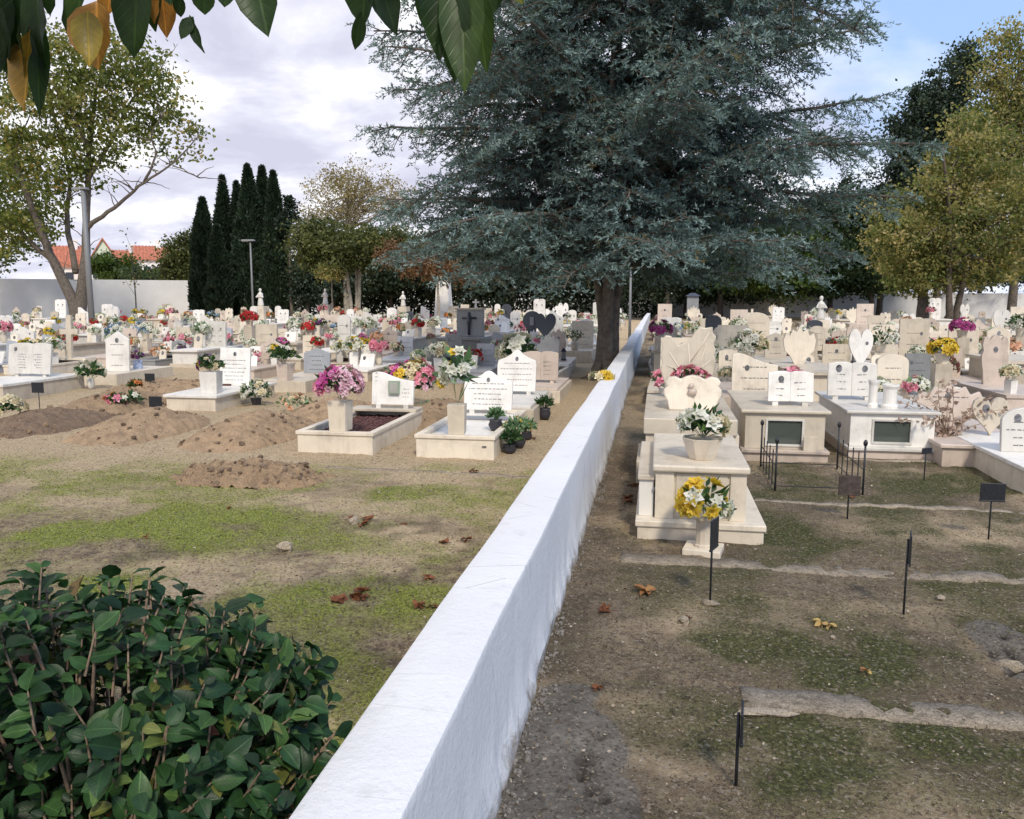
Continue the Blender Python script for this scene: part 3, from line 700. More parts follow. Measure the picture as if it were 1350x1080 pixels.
# tomb with red gravel bed
g0 = G(441, 598); XT1, YT1 = g0.x, g0.y
t = empty('grave', (XT1, YT1, 0), 0); tag(t, 'cream kerbed grave filled with dark red gravel, slanted headstone on feet', 'grave', GR_L)
mb = MB(); kerb_ring(mb, .9, 1.95, .24); mb.build('kerb', 'cream', t, bev=.006)
gm = MB(); gm.box(-.38, .38, .07, 1.88, .0, .155)
for i in range(900):
    r = random.uniform(.01, .024); gm.blob((random.uniform(-.36, .36), random.uniform(.1, 1.84), .155 + r * .4), (r, r, r * .8), i, .3, 5)
gm.build('gravel_bed', 'gravel_red', t)
MB().box(-.45, .45, 1.62, 1.94, .241, .275).build('headstone_plinth', 'cream', t, bev=.006)
hs = headstone(t, 'slanted', .56, .42, 'white', 1.72, .275, .1, legs=True, lean=8, rows=0, detail=0)
q = MB(); q.box(.06, .20, 1.7, 1.76, .46, .63); fr = q.build('picture_frame', 'frame_green', hs)
MB().box(.075, .185, 1.695, 1.70, .475, .615).build('picture', PET['white'], hs)
q = MB(); script_rows(q, -.14, -.10, .40, .30, 1.72, 3, R(8), 5, z0=.32, th=.01); script_rows(q, .22, .34, .2, .1, 1.72, 3, R(8), 6, z0=.32, th=.008); q.build('inscription', 'ink', hs)
arrangement((XT1 + .03, YT1 + .13, .24), 'big bunch of pink and magenta gladioli in square marble vase on the red-gravel grave', ['pink', 'magenta', 'lilac', 'lilac', 'lilac'], 'square', 'cream', .33, .095, R_=.25, H=.16, nb=60, pet=.075, nl=70, leaf=.12, seed=3, squash=.95)
# white kerbed tomb with white slab
g0 = G(599, 605); XT2, YT2 = g0.x, g0.y
t = empty('grave', (XT2, YT2, 0), 0); tag(t, 'white kerbed grave nearest the wall with pointed headstone bearing an inscription', 'grave', GR_L)
mb = MB(); kerb_ring(mb, .88, 2.1, .25); mb.build('kerb', 'cream', t, bev=.006)
MB().box(-.375, .375, .07, 2.03, 0, .19).build('slab', 'white', t)
MB().box(-.43, .43, 1.45, 1.60, .251, .275).build('headstone_plinth', 'white', t, bev=.005)
hs = headstone(t, 'ogee', .60, .48, 'white', 1.5, .275, .05, legs=True, lean=10, rows=5, detail=2, seed=11, portrait=[(0.0, .37, .022)])
MB().box(.30, .345, .005, .016, .13, .145).build('mason_mark', 'ink', t)
arrangement((XT2 + .0, YT2 + .14, .25), 'yellow gladioli and pale lilies in cream square vase beside the pointed headstone', ['yellow', 'white', 'white'], 'square', 'cream', .32, .085, R_=.2, H=.3, nb=14, pet=.08, nl=60, leaf=.17, fol='fol_pale', seed=14, squash=1.5)
# next two graves behind it
t = empty('grave', (XT2 + .05, YT2 + 2.35, 0), 0); tag(t, 'white slab grave with pointed headstone, directly behind the grave nearest the wall', 'grave', GR_L)
MB().box(-.45, .45, 0, 2.0, -.04, .22).build('base', 'cream', t, bev=.006); MB().box(-.40, .40, .06, 1.94, .22, .26).build('slab', 'white', t, bev=.006)
headstone(t, 'ogee', .58, .62, 'white', 1.35, .26, -.02, legs=True, lean=10, rows=5, detail=2, seed=12, portrait=[(0, .48, .025)])
t = empty('grave', (XT2 + .12, YT2 + 4.75, 0), 0); tag(t, 'pinkish grave with twin square headstone panels, third back from the kerbed one', 'grave', GR_L)
MB().box(-.45, .45, 0, 1.9, -.04, .2).build('base', 'beige', t, bev=.006); MB().box(-.40, .40, .05, 1.85, .2, .24).build('slab', 'pink', t, bev=.006)
headstone(t, 'book', .62, .5, 'pink', .9, .24, .0, legs=True, lean=8, rows=4, detail=2, seed=13)
# potted plants at the foot of it
def potted(loc, label, r=.09, h=.13, seed=0, mat='plastic_dark', fr=.16, fol='fol_pale', cols=None):
    t = empty('potted_plant', loc); tag(t, label, 'potted plant', 'potted plants by the graves')
    vase(t, 'round', mat, h, r); bouquet_meshes(t, cols or ['yellow'], R_=fr, H=fr * .6, z0=h, nb=10, pet=.03, nl=130, leaf=.075, fol=fol, seed=seed, flowers=bool(cols)); return t
p = G(682, 592); potted((p.x, p.y, gz(p.x, p.y)), 'leafy green pot plant on the ground right of the white kerbed grave', .10, .15, 21, cols=['yellow'])
p = G(662, 600); potted((p.x + .06, p.y + .1, 0), 'trailing green pot plant close to the corner of the white kerb', .08, .1, 22, fol='fol', fr=.13)
p = G(692, 580); potted((p.x + .02, p.y, 0), 'small potted plant just behind the leafy one by the kerb', .07, .1, 23, fr=.12)
p = G(718, 553); potted((p.x, p.y, 0), 'dark pot with low shrub beside the second white grave', .09, .16, 24, fr=.13, fol='fol')
t = potted((XT2 + .30, YT2 + .75, .19), 'round dark urn with a sprig lying on the white grave slab', .085, .13, 25, fr=.09)
# double panel grave at far left
g0 = G(112, 513); t = empty('grave', (g0.x - .45, g0.y - 1.95, 0), 0); tag(t, 'white marble slab grave at the left edge with twin tilted panels', 'grave', GR_L)
MB().box(-.62, .45, 0, 1.95, -.04, .24).build('base', 'beige', t, bev=.006); MB().box(-.64, .47, -.02, 1.97, .24, .29).build('slab', 'white', t, bev=.008)
headstone(t, 'book', .86, .56, 'white', 1.3, .29, -.12, legs=True, lean=10, rows=6, detail=2, seed=17, portrait=[(-.3, .44, .03)])
XL, YL = g0.x - .45, g0.y - 1.95
arrangement((XL - .42, YL + .25, .29), 'dark purple flowers in white cylinder vase at the left edge of the photo', ['purple', 'dusty'], 'round', 'white', .34, .10, R_=.15, H=.1, nb=26, pet=.05, nl=40, seed=31)
arrangement((XL - .45, YL + 1.75, .29), 'tall bunch of yellow flowers behind the twin tilted panels', ['yellow', 'yellow', 'cream'], 'round', 'cream', .3, .08, R_=.22, H=.2, nb=40, pet=.055, nl=60, seed=32)
t = empty('grave', (XL + .15, YL + 2.6, 0), 0); tag(t, 'white grave with tall gabled headstone behind the twin tilted panels', 'grave', GR_L)
MB().box(-.5, .5, 0, 1.9, -.04, .22).build('base', 'cream', t, bev=.006); headstone(t, 'gabled', .52, .8, 'white', .6, .22, .1, lean=4, rows=3, seed=18, detail=1, portrait=[(0, .62, .04)])
arrangement((XL + .62, YL + 1.9, .0), 'white and green lilies on the ground beside the twin panels', ['white'], 'round', 'white', .2, .07, R_=.26, H=.12, nb=16, pet=.08, nl=90, leaf=.13, seed=33)
# grave A
g0 = G(252, 542); XA, YA = g0.x, g0.y
t = empty('grave', (XA, YA, 0), 0); tag(t, 'white slab grave between earth mounds, square headstone covered in writing', 'grave', GR_L)
MB().box(-.40, .40, 0, 1.95, -.04, .20).build('base', 'beige', t, bev=.006); MB().box(-.44, .44, -.03, 1.98, .20, .245).build('slab', 'white', t, bev=.008)
headstone(t, 'square', .54, .62, 'white', 1.35, .245, -.02, lean=8, rows=6, detail=2, seed=41, portrait=[(0, .52, .028)])
MB().box(-.2, -.05, 1.27, 1.31, .246, .275).build('nameplate', 'gravel_red', t)
arrangement((XA + .18, YA + .3, .245), 'green and yellow flowers in white square vase on the slab between mounds', ['yellow', 'purple', 'cream'], 'square', 'white', .33, .12, R_=.2, H=.1, nb=22, pet=.05, nl=120, leaf=.1, seed=42)
p = G(338, 535); arrangement((p.x, p.y, 0), 'white flowers with dark leaves standing on the earth between the mounds', ['white', 'white', 'cream'], 'pot', 'plastic_dark', .12, .09, R_=.25, H=.08, nb=26, pet=.06, nl=100, leaf=.09, seed=43)
p = G(405, 545); arrangement((p.x - .2, p.y, .1), 'dry peach and cream flowers lying on the mound before the pink bunch', ['cream', 'peach', 'cream'], None, R_=.28, H=.02, nb=26, pet=.05, nl=50, fol='fol_pale', seed=44, squash=.5)
g0 = G(372, 517); t = empty('grave', (g0.x, g0.y, 0), 0); tag(t, 'beige low grave holding the pinkish vase of dark green leaves', 'grave', GR_L)
MB().box(-.45, .45, 0, 1.9, -.04, .2).build('base', 'beige', t, bev=.006); headstone(t, 'gabled', .55, .5, 'bluegrey', 1.55, .2, lean=6, rows=4, seed=45)
arrangement((g0.x + .0, g0.y + .15, .2), 'dark green leaves with white buds in a pinkish stone vase', ['white'], 'square', 'pink', .3, .1, R_=.25, H=.16, nb=10, pet=.05, nl=150, leaf=.12, seed=46)
XG, YG = g0.x, g0.y

# ------------------------------------------------------------------ burial mounds
def mound(cx, y0, y1, w, h, mat, label, seed, rot=0, rough=1):
    L = y1 - y0; n1_, n2_ = 70, 110; u = np.linspace(-1, 1, n1_); v = np.linspace(-1, 1, n2_); U, Vv = np.meshgrid(u, v)
    r = np.sqrt(np.abs(U) ** 2.3 + np.abs(Vv) ** 2.6); wob = (fbm(U * 1.6 + seed, Vv * 2.2, seed) - .5) * .35
    f = np.clip(1 - (r + wob * r), -.25, 1); Hh = h * np.where(f > 0, np.clip(f, 0, 1) ** .75, f * .8)
    x = U * w / 2 * 1.12; y = Vv * L / 2 * 1.08
    Hh = Hh + rough * (f > -.05) * (.07 * (fbm(x * 5, y * 5, seed + 3) - .5) + .045 * (fbm(x * 15, y * 15, seed + 5, 3) - .5) + .035 * (fbm(x * 40, y * 40, seed + 7, 2) - .5))
    Vt = np.stack([x, y, Hh - .035], -1).reshape(-1, 3); id_ = np.arange(n1_ * n2_).reshape(n2_, n1_)
    Fq = np.stack([id_[:-1, :-1], id_[:-1, 1:], id_[1:, 1:], id_[1:, :-1]], -1).reshape(-1, 4)
    o = fastmesh('burial_mound', Vt, Fq, mat, smooth=True); o.location = (cx, (y0 + y1) / 2, 0); o.rotation_euler = (0, 0, rot)
    cl = MB(); rc = random.Random(seed)
    for i in range(int(130 * rough)):
        a_, b_ = rc.randrange(4, n1_ - 4), rc.randrange(4, n2_ - 4); k_ = b_ * n1_ + a_; rs = .006 + .034 * rc.random() ** 4
        if Vt[k_][2] > 0: cl.blob((Vt[k_][0], Vt[k_][1], Vt[k_][2] + rs * .3), (rs, rs * 1.2, rs * .8), i, .35, 6)
    c_ = cl.build('clods', 'soil_dark' if mat == 'soil' else 'soil', o); c_['kind'] = 'stuff'
    return tag(o, label, 'mound', 'earth mounds on fresh graves')
def mpx(px, py, L, w, h, mat, label, seed, rough=1, rot=0):
    p = G(px, py); return mound(p.x, p.y, p.y + L, w, h, mat, label, seed, rot, rough)
mpx(112, 588, 2.3, 1.15, .31, 'soil', 'brown earth mound to the right of the black plaque at left edge', 101)
mpx(272, 596, 2.3, 1.2, .33, 'soil', 'large brown earth mound just left of the red-gravel grave', 102)
mpx(300, 642, .85, 1.5, .19, 'soil', 'low cloddy heap of brown earth closest to the camera', 103, 1.8)
mpx(-30, 580, 2.2, 1.3, .26, 'soil_dark', 'dark earth mound edged with white pebbles at the left border', 104)
mpx(85, 552, 2.3, 1.2, .31, 'soil', 'earth mound with red flowers lying behind the first mounds', 105)
mpx(150, 522, 2.2, 1.2, .22, 'soil', 'pale earth mound between the twin-panel grave and ceramic vase', 106)
mpx(205, 520, 1.8, 1.1, .2, 'soil', 'earth mound beside the blue patterned vase', 107)
mpx(405, 556, 1.9, 1.1, .26, 'soil', 'earth mound strewn with cream flowers behind the large mound', 108)
mpx(545, 566, 2.3, 1.0, .28, 'soil', 'earth mound topped with pink and yellow bouquets between two kerbed graves', 109)
# pebble edging (countable stones)
mbn = 0
for i in range(13):
    p = G(-2 + i * 9.2, 567 - i * 1.75); r = random.uniform(.03, .055)
    o = MB().blob((0, 0, r * .4), (r * 1.3, r, r * .7), 300 + i, .3, 8).build('edging_stone', 'stone_pale', smooth=True, loc=(p.x, p.y, 0)); o.rotation_euler = (0, 0, i)
    tag(o, 'whitish edging stone along the dark mound at the left border', 'stone', 'white edging stones round the dark mound'); LABELS.discard(o['label'])
def spray(px, py, z, label, cols, seed, R_=.25, fol='fol', nb=26, pet=.06, nl=70, sq=.7, dx=0, dy=0, leaf=.1, H=.04):
    p = G(px, py, z); return arrangement((p.x + dx, p.y + dy, z), label, cols, None, name='flower_bunch', R_=R_, H=H, nb=nb, pet=pet, nl=nl, fol=fol, seed=seed, squash=sq, leaf=leaf)
spray(153, 533, .12, 'salmon red flowers lying on the brown mound, left one of two', ['orange', 'pink'], 51, .15, nb=16)
spray(172, 531, .12, 'green leafy spray lying beside the salmon red flowers on the mound', ['white'], 52, .16, nb=4, nl=70)
spray(178, 512, .2, 'small salmon flower clump a little behind the leafy spray', ['orange'], 53, .1, nb=9)
spray(8, 545, .2, 'white flowers on the dark mound at the left border', ['white', 'cream'], 54, .24)
spray(545, 500, .42, 'pink, yellow and red bouquet crowning the mound between kerbed graves', ['magenta', 'yellow', 'cream', 'pink'], 55, .34, nb=60, pet=.08, nl=110, sq=.75)
spray(520, 497, .36, 'yellow lily bunch left of the pink bouquet on the mound', ['pink', 'yellow', 'yellow'], 56, .22, nb=24, pet=.07)
spray(558, 515, .25, 'white rose posy low on the right of the bouquet mound', ['white', 'lilac'], 57, .15, nb=12, pet=.06)
spray(572, 545, .04, 'green ground weeds between the two kerbed graves', ['white'], 58, .28, nb=3, nl=140, sq=.4, fol='fol_pale')
p = G(183, 500); t = arrangement((p.x, p.y, .1), 'dark withered flowers in a blue patterned ceramic vase', ['dusty', 'purple'], 'round', 'ceramic_blue', .3, .1, R_=.13, H=.08, nb=14, pet=.05, nl=40, seed=59)
# white lilies behind the kerbed graves
spray(640, 490, .5, 'large white lilies with dark leaves behind the pointed headstones', ['white'], 60, .42, nb=16, pet=.16, nl=90, leaf=.16, dy=3.2, H=.1)
# ------------------------------------------------------------------ grave marker signs on rods
def marker(px, py, h, pw, phh, label, rz=0, mat='metal_black', lean=0, rod=.006):
    p = G(px, py); z = gz(p.x, p.y); t = empty('grave_marker', (p.x, p.y, z), rz); tag(t, label, 'grave marker', 'small metal number plates on rods')
    MB().tube([(0, 0, -.05), (lean * .5, 0, h * .5), (lean, 0, h - phh * .2)], rod, 6).build('rod', 'metal_black', t, smooth=True)
    q = MB(); q.box(lean - pw / 2, lean + pw / 2, -.016, -.008, h - phh, h); q.box(lean - pw / 2 - .003, lean + pw / 2 + .003, -.018, -.006, h - phh - .004, h - phh + .008)
    q.build('plate', mat, t, bev=.003); return t
marker(53, 545, .27 + .17, .20, .15, 'black grave plaque on a rod at the twin-panel grave corner')
marker(207, 553, .33, .20, .15, 'black grave plaque behind the first earth mound', )
marker(199, 515, .32, .20, .13, 'black grave plaque right of the blue patterned vase')
marker(936, 796, .50, .13, .17, 'black plate on a rod before the vase of yellow lilies', R(68))
marker(1191, 812, .45, .13, .16, 'leaning plate on a rod in the middle of bare plots', R(76), lean=.02)
marker(970, 1040, .29, .12, .11, 'short plate on a rod nearest the camera', R(84))
marker(1303, 710, .42, .165, .13, 'broad rectangular plate on a rod near right edge')
marker(1117, 684, .345, .16, .15, 'blackened square plate on a rod before the iron railing', mat='rust')
marker(1218, 634, .31, .12, .05, 'thin rod marker with tiny plate right of the railing', R(30))
p = G(936, 796); o = MB().blob((0, 0, .012), (.05, .03, .02), 5, .3, 8).build('stone', 'stone_pale', smooth=True, loc=(p.x, p.y, gz(p.x, p.y))); tag(o, 'flat pale stone at the foot of the rod before the lilies', 'stone')

# ------------------------------------------------------------------ near graves, right of the wall
g0 = G(922, 713); X1, Y1 = g0.x, g0.y
t = empty('tomb', (X1, Y1, 0), 0); tag(t, 'two-tier cream marble tomb beside the wall with panelled front', 'tomb', GR_R)
MB().box(-.435, .435, 0, 1.75, -.04, .085).build('plinth', 'beige', t, bev=.004)
MB().box(-.45, .45, -.015, 1.77, .085, .13).build('plinth_slab', 'cream', t, bev=.008)
q = MB(); q.box(-.30, .30, .09, 1.7, .13, .475); q.build('body', 'beige', t, bev=.005)
q = MB(); q.box(-.17, .19, .080, .092, .15, .46); q.build('front_panel', 'cream', t, bev=.004)
MB().box(-.315, -.185, .072, .1, .13, .475).build('pilaster', 'cream', t, bev=.004); MB().box(.205, .315, .072, .1, .13, .475).build('pilaster', 'cream', t, bev=.004)
q = MB(); q.box(-.43, -.325, .12, 1.5, .13, .40); q.build('side_block', 'white', t, bev=.004)
MB().box(-.44, -.32, .10, 1.52, .40, .435).build('side_slab', 'beige', t, bev=.004)
MB().box(-.335, .335, .04, 1.45, .475, .525).build('top_slab', 'cream', t, bev=.014)
q = MB(); q.box(-.33, -.30, .09, .12, .33, .35); q.build('bracket', 'grey', t)
arrangement((X1 + .02, Y1 + .33, .525), 'white and green flowers in an octagonal marble pot on the two-tier tomb', ['white', 'white', 'cream'], 'pot', 'beige', .16, .155, R_=.175, H=.09, nb=26, pet=.06, nl=110, leaf=.09, seed=61, fol='fol')
p = G(927, 727); t = arrangement((p.x, p.y, .035), 'yellow lilies in a fluted marble vase before the two-tier tomb', ['yellow', 'yellow', 'yellow', 'white', 'yellow'], 'fluted', 'beige', .2, .062, R_=.165, H=.1, nb=22, pet=.075, nl=50, leaf=.1, seed=63, squash=.9)
MB().box(-.125, .125, -.11, .12, -.035 - .01, .0).build('footplate', 'cream', t, bev=.005)
# second tomb behind with butterfly stone
t = empty('tomb', (X1 + .01, Y1 + 1.85, 0), 0); tag(t, 'cream tomb with a large butterfly-shaped headstone beside the wall', 'tomb', GR_R)
MB().box(-.42, .42, 0, 1.9, -.04, .45).build('body', 'beige', t, bev=.005)
MB().box(-.44, .40, -.03, 1.93, .45, .60).build('top_slab', 'cream', t, bev=.01)
MB().box(-.50, .48, -.05, .9, -.03, .2).build('plinth', 'cream', t, bev=.01)
hs = headstone(t, 'butterfly', .60, .78, 'cream', 1.55, .60, .0, lean=3, rows=0, detail=0, th=.07, bev=.012)
q = MB()
for i, (ax, az, bx, bz) in enumerate([(-.02, .12, -.2, .5), (.02, .12, .2, .6), (-.02, .2, -.22, .36), (.02, .2, .24, .42), (0, .1, 0, .6), (.03, .4, .22, .72)]):
    q.tube([(ax, 1.555 + math.tan(R(3)) * az - .004, .6 + az), ((ax + bx) / 2 + .02, 1.555 + math.tan(R(3)) * (az + bz) / 2 - .006, .6 + (az + bz) / 2 + .02), (bx, 1.555 + math.tan(R(3)) * bz - .004, .6 + bz)], .007, 6)
q.build('wing_relief', 'beige', hs, smooth=True)
hs = headstone(t, 'scrolled', .56, .34, 'cream', .55, .60, .02, lean=12, rows=0, detail=0, th=.09, bev=.014)
q = MB(); q.blob((.02, .56, .78), (.045, .03, .04), 3, .3, 8); q.blob((.0, .57, .84), (.03, .02, .03), 4, .3, 8); q.build('rose_relief', 'pink', hs, smooth=True)
arrangement((X1 + .02, Y1 + 2.75, .60), 'bush of salmon pink roses before the butterfly headstone', ['pink'], 'pot', 'beige', .16, .1, R_=.215, H=.07, nb=70, pet=.05, nl=90, leaf=.08, seed=65, squash=.8)
t = empty('open_book', (X1 + .2, Y1 + 2.5, .60), R(8)); tag(t, 'tiny white open book ornament right of the salmon roses', 'ornament'); headstone(t, 'book', .12, .14, 'white', 0, 0, 0, th=.015, rows=0, detail=0, bev=.002)
# niche tombs
def niche_tomb(cx, y0, w, L, h, mat, lab, seed, open_front=False, step=True):
    t = empty('tomb', (cx, y0, 0), 0); tag(t, lab, 'tomb', GR_R); a = w / 2
    MB().box(-a - .03, a + .03, 0, L, -.04, .09).build('plinth', 'pink', t, bev=.006)
    MB().box(-a - .04, a + .04, -.03, L, .09, .125).build('plinth_slab', 'white' if not open_front else 'pink', t, bev=.006)
    q = MB(); y1 = .07; nw, n0, n1_ = a * .44, .17, h - .075; T = .06
    q.box(-a, -nw, y1, y1 + T, .125, h); q.box(nw, a, y1, y1 + T, .125, h); q.box(-nw, nw, y1, y1 + T, n1_, h); q.box(-nw, nw, y1, y1 + T, .125, n0)
    q.box(-a, -a + .05, y1 + T, L - .06, .125, h); q.box(a - .05, a, y1 + T, L - .06, .125, h); q.box(-a + .05, a - .05, L - .12, L - .06, .125, h)
    q.build('body', mat, t, bev=.003)
    q = MB(); f = .018
    q.box(-nw - f, -nw + .004, y1 - .012, y1 + .02, n0 - f, n1_ + f); q.box(nw - .004, nw + f, y1 - .012, y1 + .02, n0 - f, n1_ + f); q.box(-nw + .004, nw - .004, y1 - .012, y1 + .02, n1_ - .004, n1_ + f); q.box(-nw + .004, nw - .004, y1 - .012, y1 + .02, n0 - f, n0 + .004)
    fr = q.build('niche_frame', 'white', t, bev=.002); MB().box(-nw, nw, y1 + .012, y1 + .016, n0, n1_).build('pane', 'glass', fr)
    MB().box(-a + .05, a - .05, y1 + T + .02, L - .13, .13, .21).build('niche_bed', 'white', t)
    q = MB(); q.blob((0, .5, .27), (.16, .2, .07), seed, .2, 10); q.build('white_cloth', PET['white'], t, smooth=True)
    MB().box(-a - .05, a + .05, .03, L, h, h + .035).build('top_slab', mat, t, bev=.01)
    return t
g0 = G(1034, 609); X3, Y3 = g0.x, g0.y
niche_tomb(X3, Y3, .80, 1.9, .50, 'cream', 'pinkish tomb with open niche behind the black railing', 7, True)
q = MB(); q.box(-.12, .12, -.01, .0, -.0, .2)
t = empty('open_book', (X3 + .1, Y3 + .45, .535)); tag(t, 'white marble open book on feet atop the niche tomb behind railing', 'headstone'); headstone(t, 'book', .47, .33, 'white', 0, 0, 0, legs=True, lean=8, rows=3, detail=2, seed=71, portrait=[(-.1, .24, .03)])
t = empty('stone_tablet', (X3 + .25, Y3 - .02, .125)); tag(t, 'small cream tablet leaning at the niche tomb front', 'tablet'); MB().box(-.07, .07, 0, .03, 0, .15).build('tablet', 'cream', t, bev=.003)
arrangement((X3 + .16, Y3 + .8, .535), 'pink silk flower behind the open book on the niche tomb', ['pink'], 'square', 'white', .2, .04, R_=.11, H=.1, nb=12, pet=.07, nl=10, seed=72)
t = empty('grave', (X3 - .06, Y3 + 2.2, 0)); tag(t, 'beige headboard grave with square panels behind the niche tomb', 'grave', GR_R)
MB().box(-.42, .42, 0, 1.9, -.04, .42).build('base', 'pink', t, bev=.006); headstone(t, 'slanted', .58, .55, 'cream', .15, .42, lean=5, rows=3, seed=73, portrait=[(-.1, .36, .03)])
g0 = G(1176, 606); X4, Y4 = g0.x, g0.y
niche_tomb(X4, Y4, .84, 1.9, .475, 'white', 'white tomb with a framed glass niche in its front', 8)
t = empty('open_book', (X4 - .22, Y4 + 1.0, .51)); tag(t, 'white open book with two portraits atop the glass-fronted tomb', 'headstone'); headstone(t, 'book', .54, .40, 'white', 0, 0, 0, lean=6, rows=3, detail=2, seed=75, legs=True, portrait=[(-.15, .32, .035), (.14, .32, .03)])
for i, (dx, dy, hh, rr_, lb) in enumerate([(-.14, .35, .30, .055, 'tall plain white stone vase on the glass-fronted tomb, left one'), (.02, .3, .26, .085, 'wide white stone vase on the glass-fronted tomb, right of the tall one')]):
    o = MB().lathe([(rr_, 0), (rr_, .03), (rr_ * .8, .05), (rr_ * .85, hh * .8), (rr_ * 1.05, hh - .02), (rr_ * 1.05, hh), (rr_ * .8, hh), (rr_ * .75, hh - .05)], 16).build('stone_vase', 'white', smooth=False, loc=(X4 + dx, Y4 + dy, .51)); tag(o, lb, 'vase')
# pink low tomb with winged board and heart
g0 = G(1310, 617); X5, Y5 = g0.x - .03, g0.y
t = empty('grave', (X5, Y5, 0)); tag(t, 'pinkish low grave with winged headboard right of the glass-fronted tomb', 'grave', GR_R)
q = MB(); q.box(-.46, .46, 0, 1.9, -.04, .19); q.build('base', 'pink', t, bev=.006); MB().box(-.49, .49, -.03, 1.93, .19, .23).build('slab', 'pink', t, bev=.008)
headstone(t, 'winged', .72, .52, 'pink', 1.1, .23, -.05, lean=5, rows=2, seed=76, portrait=[(-.02, .36, .035)])
t = empty('heart_stone', (X5 + .18, Y5 + .55, .23)); tag(t, 'pale heart-shaped stone with a portrait on the winged grave', 'headstone'); headstone(t, 'heart', .36, .42, 'beige', 0, 0, 0, lean=6, rows=0, detail=0, portrait=[(-.05, .30, .035)])
g0 = G(1345, 655); X6, Y6 = g0.x + .52, g0.y + .1
t = empty('grave', (X6, Y6, 0)); tag(t, 'white grave at the right edge with arched double-portrait headstone', 'grave', GR_R)
MB().box(-.45, .45, 0, 1.95, -.04, .2).build('base', 'cream', t, bev=.006); MB().box(-.47, .47, -.02, 1.97, .2, .24).build('slab', 'white', t, bev=.008)
headstone(t, 'arched', .46, .42, 'white', .75, .24, -.14, lean=8, rows=4, detail=2, seed=77, portrait=[(-.09, .32, .032), (.08, .32, .032)])
# railing
t = empty('grave_railing', (0, 0, 0)); a, c, d, e = G(1023, 650), G(1138, 653), G(1105, 618), G(1006, 618)
p0 = Vector(((a.x + c.x) / 2, (a.y + d.y) / 2, 0)); t.location = p0; tag(t, 'black wrought iron railing with ball-topped posts round an empty plot', 'railing')
wx = (c.x - a.x) / 2; ly = (e.y - a.y) / 2
for (sx, sy) in ((-1, -1), (1, -1), (1, 1), (-1, 1)):
    q = MB(); q.tube([(sx * wx, sy * ly, -.05), (sx * wx, sy * ly, .43)], .009, 8); q.lathe([(.002, 0), (.016, .01), (.02, .03), (.014, .05), (.003, .06)], 8, (sx * wx, sy * ly, .425)); q.build('post', 'metal_black', t, smooth=True)
for zz in (.05, .22):
    for (x0, y0, x1, y1) in ((-1, -1, 1, -1), (1, -1, 1, 1), (1, 1, -1, 1), (-1, 1, -1, -1)):
        if zz > .1 and (y0 == y1): continue
        MB().tube([(x0 * wx, y0 * ly, zz), (x1 * wx, y1 * ly, zz)], .005, 6).build('rail', 'metal_black', t)
for sx in (-1, 1):
    for k in range(1, 5):
        yv = -ly + 2 * ly * k / 5; MB().tube([(sx * wx, yv, .0), (sx * wx, yv, .34)], .005, 6).build('bar', 'metal_black', t)
# ------------------------------------------------------------------ special stones in the mid distance
SPEC = []                                       # (x, y) taken
def special(px, py, w=1.2): p = G(px, py); SPEC.append((p.x, p.y + .5, w)); return p
p = special(607, 476, 1.7); t = empty('crucifix_tomb', (p.x, p.y, 0)); tag(t, 'tall grey granite tomb with dark bronze crucifix on its upright slab', 'tomb', GR_L)
MB().box(-.62, .55, 0, 1.6, -.04, .55).build('base', 'grey', t, bev=.01); MB().box(-.68, .6, -.05, 1.65, .55, .63).build('table_slab', 'grey', t, bev=.01)
MB().box(-.22, .52, .5, .7, .63, 1.36).build('upright_slab', 'grey', t, bev=.01); MB().box(-.26, .56, .46, .74, 1.36, 1.41).build('cap', 'beige', t, bev=.008)
q = MB(); q.tube([(.13, .47, .68), (.13, .47, 1.3)], .035, 8); q.tube([(-.06, .47, 1.14), (.34, .47, 1.14)], .03, 8); q.blob((.13, .44, 1.05), (.06, .05, .17), 4, .25, 8); q.build('crucifix', 'black', t, smooth=True)
q = MB(); q.prism(outline('cross', .18, .24), .58, .63, x0=.3, z0=1.41); q.build('cross', 'white', t)
p = special(706, 462, 1.7); t = empty('heart_memorial', (p.x, p.y, 0)); tag(t, 'pair of overlapping dark granite heart headstones left of the cedar', 'grave', GR_L)
MB().box(-.6, .6, 0, 1.7, -.04, .3).build('base', 'grey', t, bev=.01)
headstone(t, 'round', .62, .95, 'black', .72, .3, -.24, rows=0, detail=0, th=.08); headstone(t, 'heart', .72, .88, 'black', .60, .3, .22, rows=0, detail=0, th=.08); MB().box(-.3, -.16, .70, .715, .78, 1.05).build('plaque', 'grey', t)
p = special(583, 432, 2.2); t = empty('obelisk', (p.x, p.y, 0)); tag(t, 'tall tapering white monument rising behind the crucifix tomb', 'monument')
q = MB(); q.box(-.75, .75, 0, 1.2, -.04, .5); q.build('pedestal', 'white', t); MB().box(-.5, .42, .1, 1, .5, 3.0, top=(.16, .1)).build('shaft', 'white', t, bev=.02)
q = MB(); q.prism(outline('cross', .3, .4), .5, .56, z0=3.0); q.build('cross', 'white', t)
p = special(912, 440, 1.0); t = empty('lantern_pillar', (p.x, p.y, 0)); tag(t, 'dark stone pillar with roofed lantern head just right of the wall end', 'monument')
q = MB(); q.box(-.3, .3, -.3, .3, -.04, .5); q.box(-.2, .2, -.2, .2, .5, 1.0); q.build('pedestal', 'black', t); MB().box(-.26, .26, -.26, .26, 1.0, 1.75).build('lantern', 'grey', t); MB().box(-.36, .36, -.36, .36, 1.75, 1.9, top=(.26, .26)).build('cap', 'black', t)
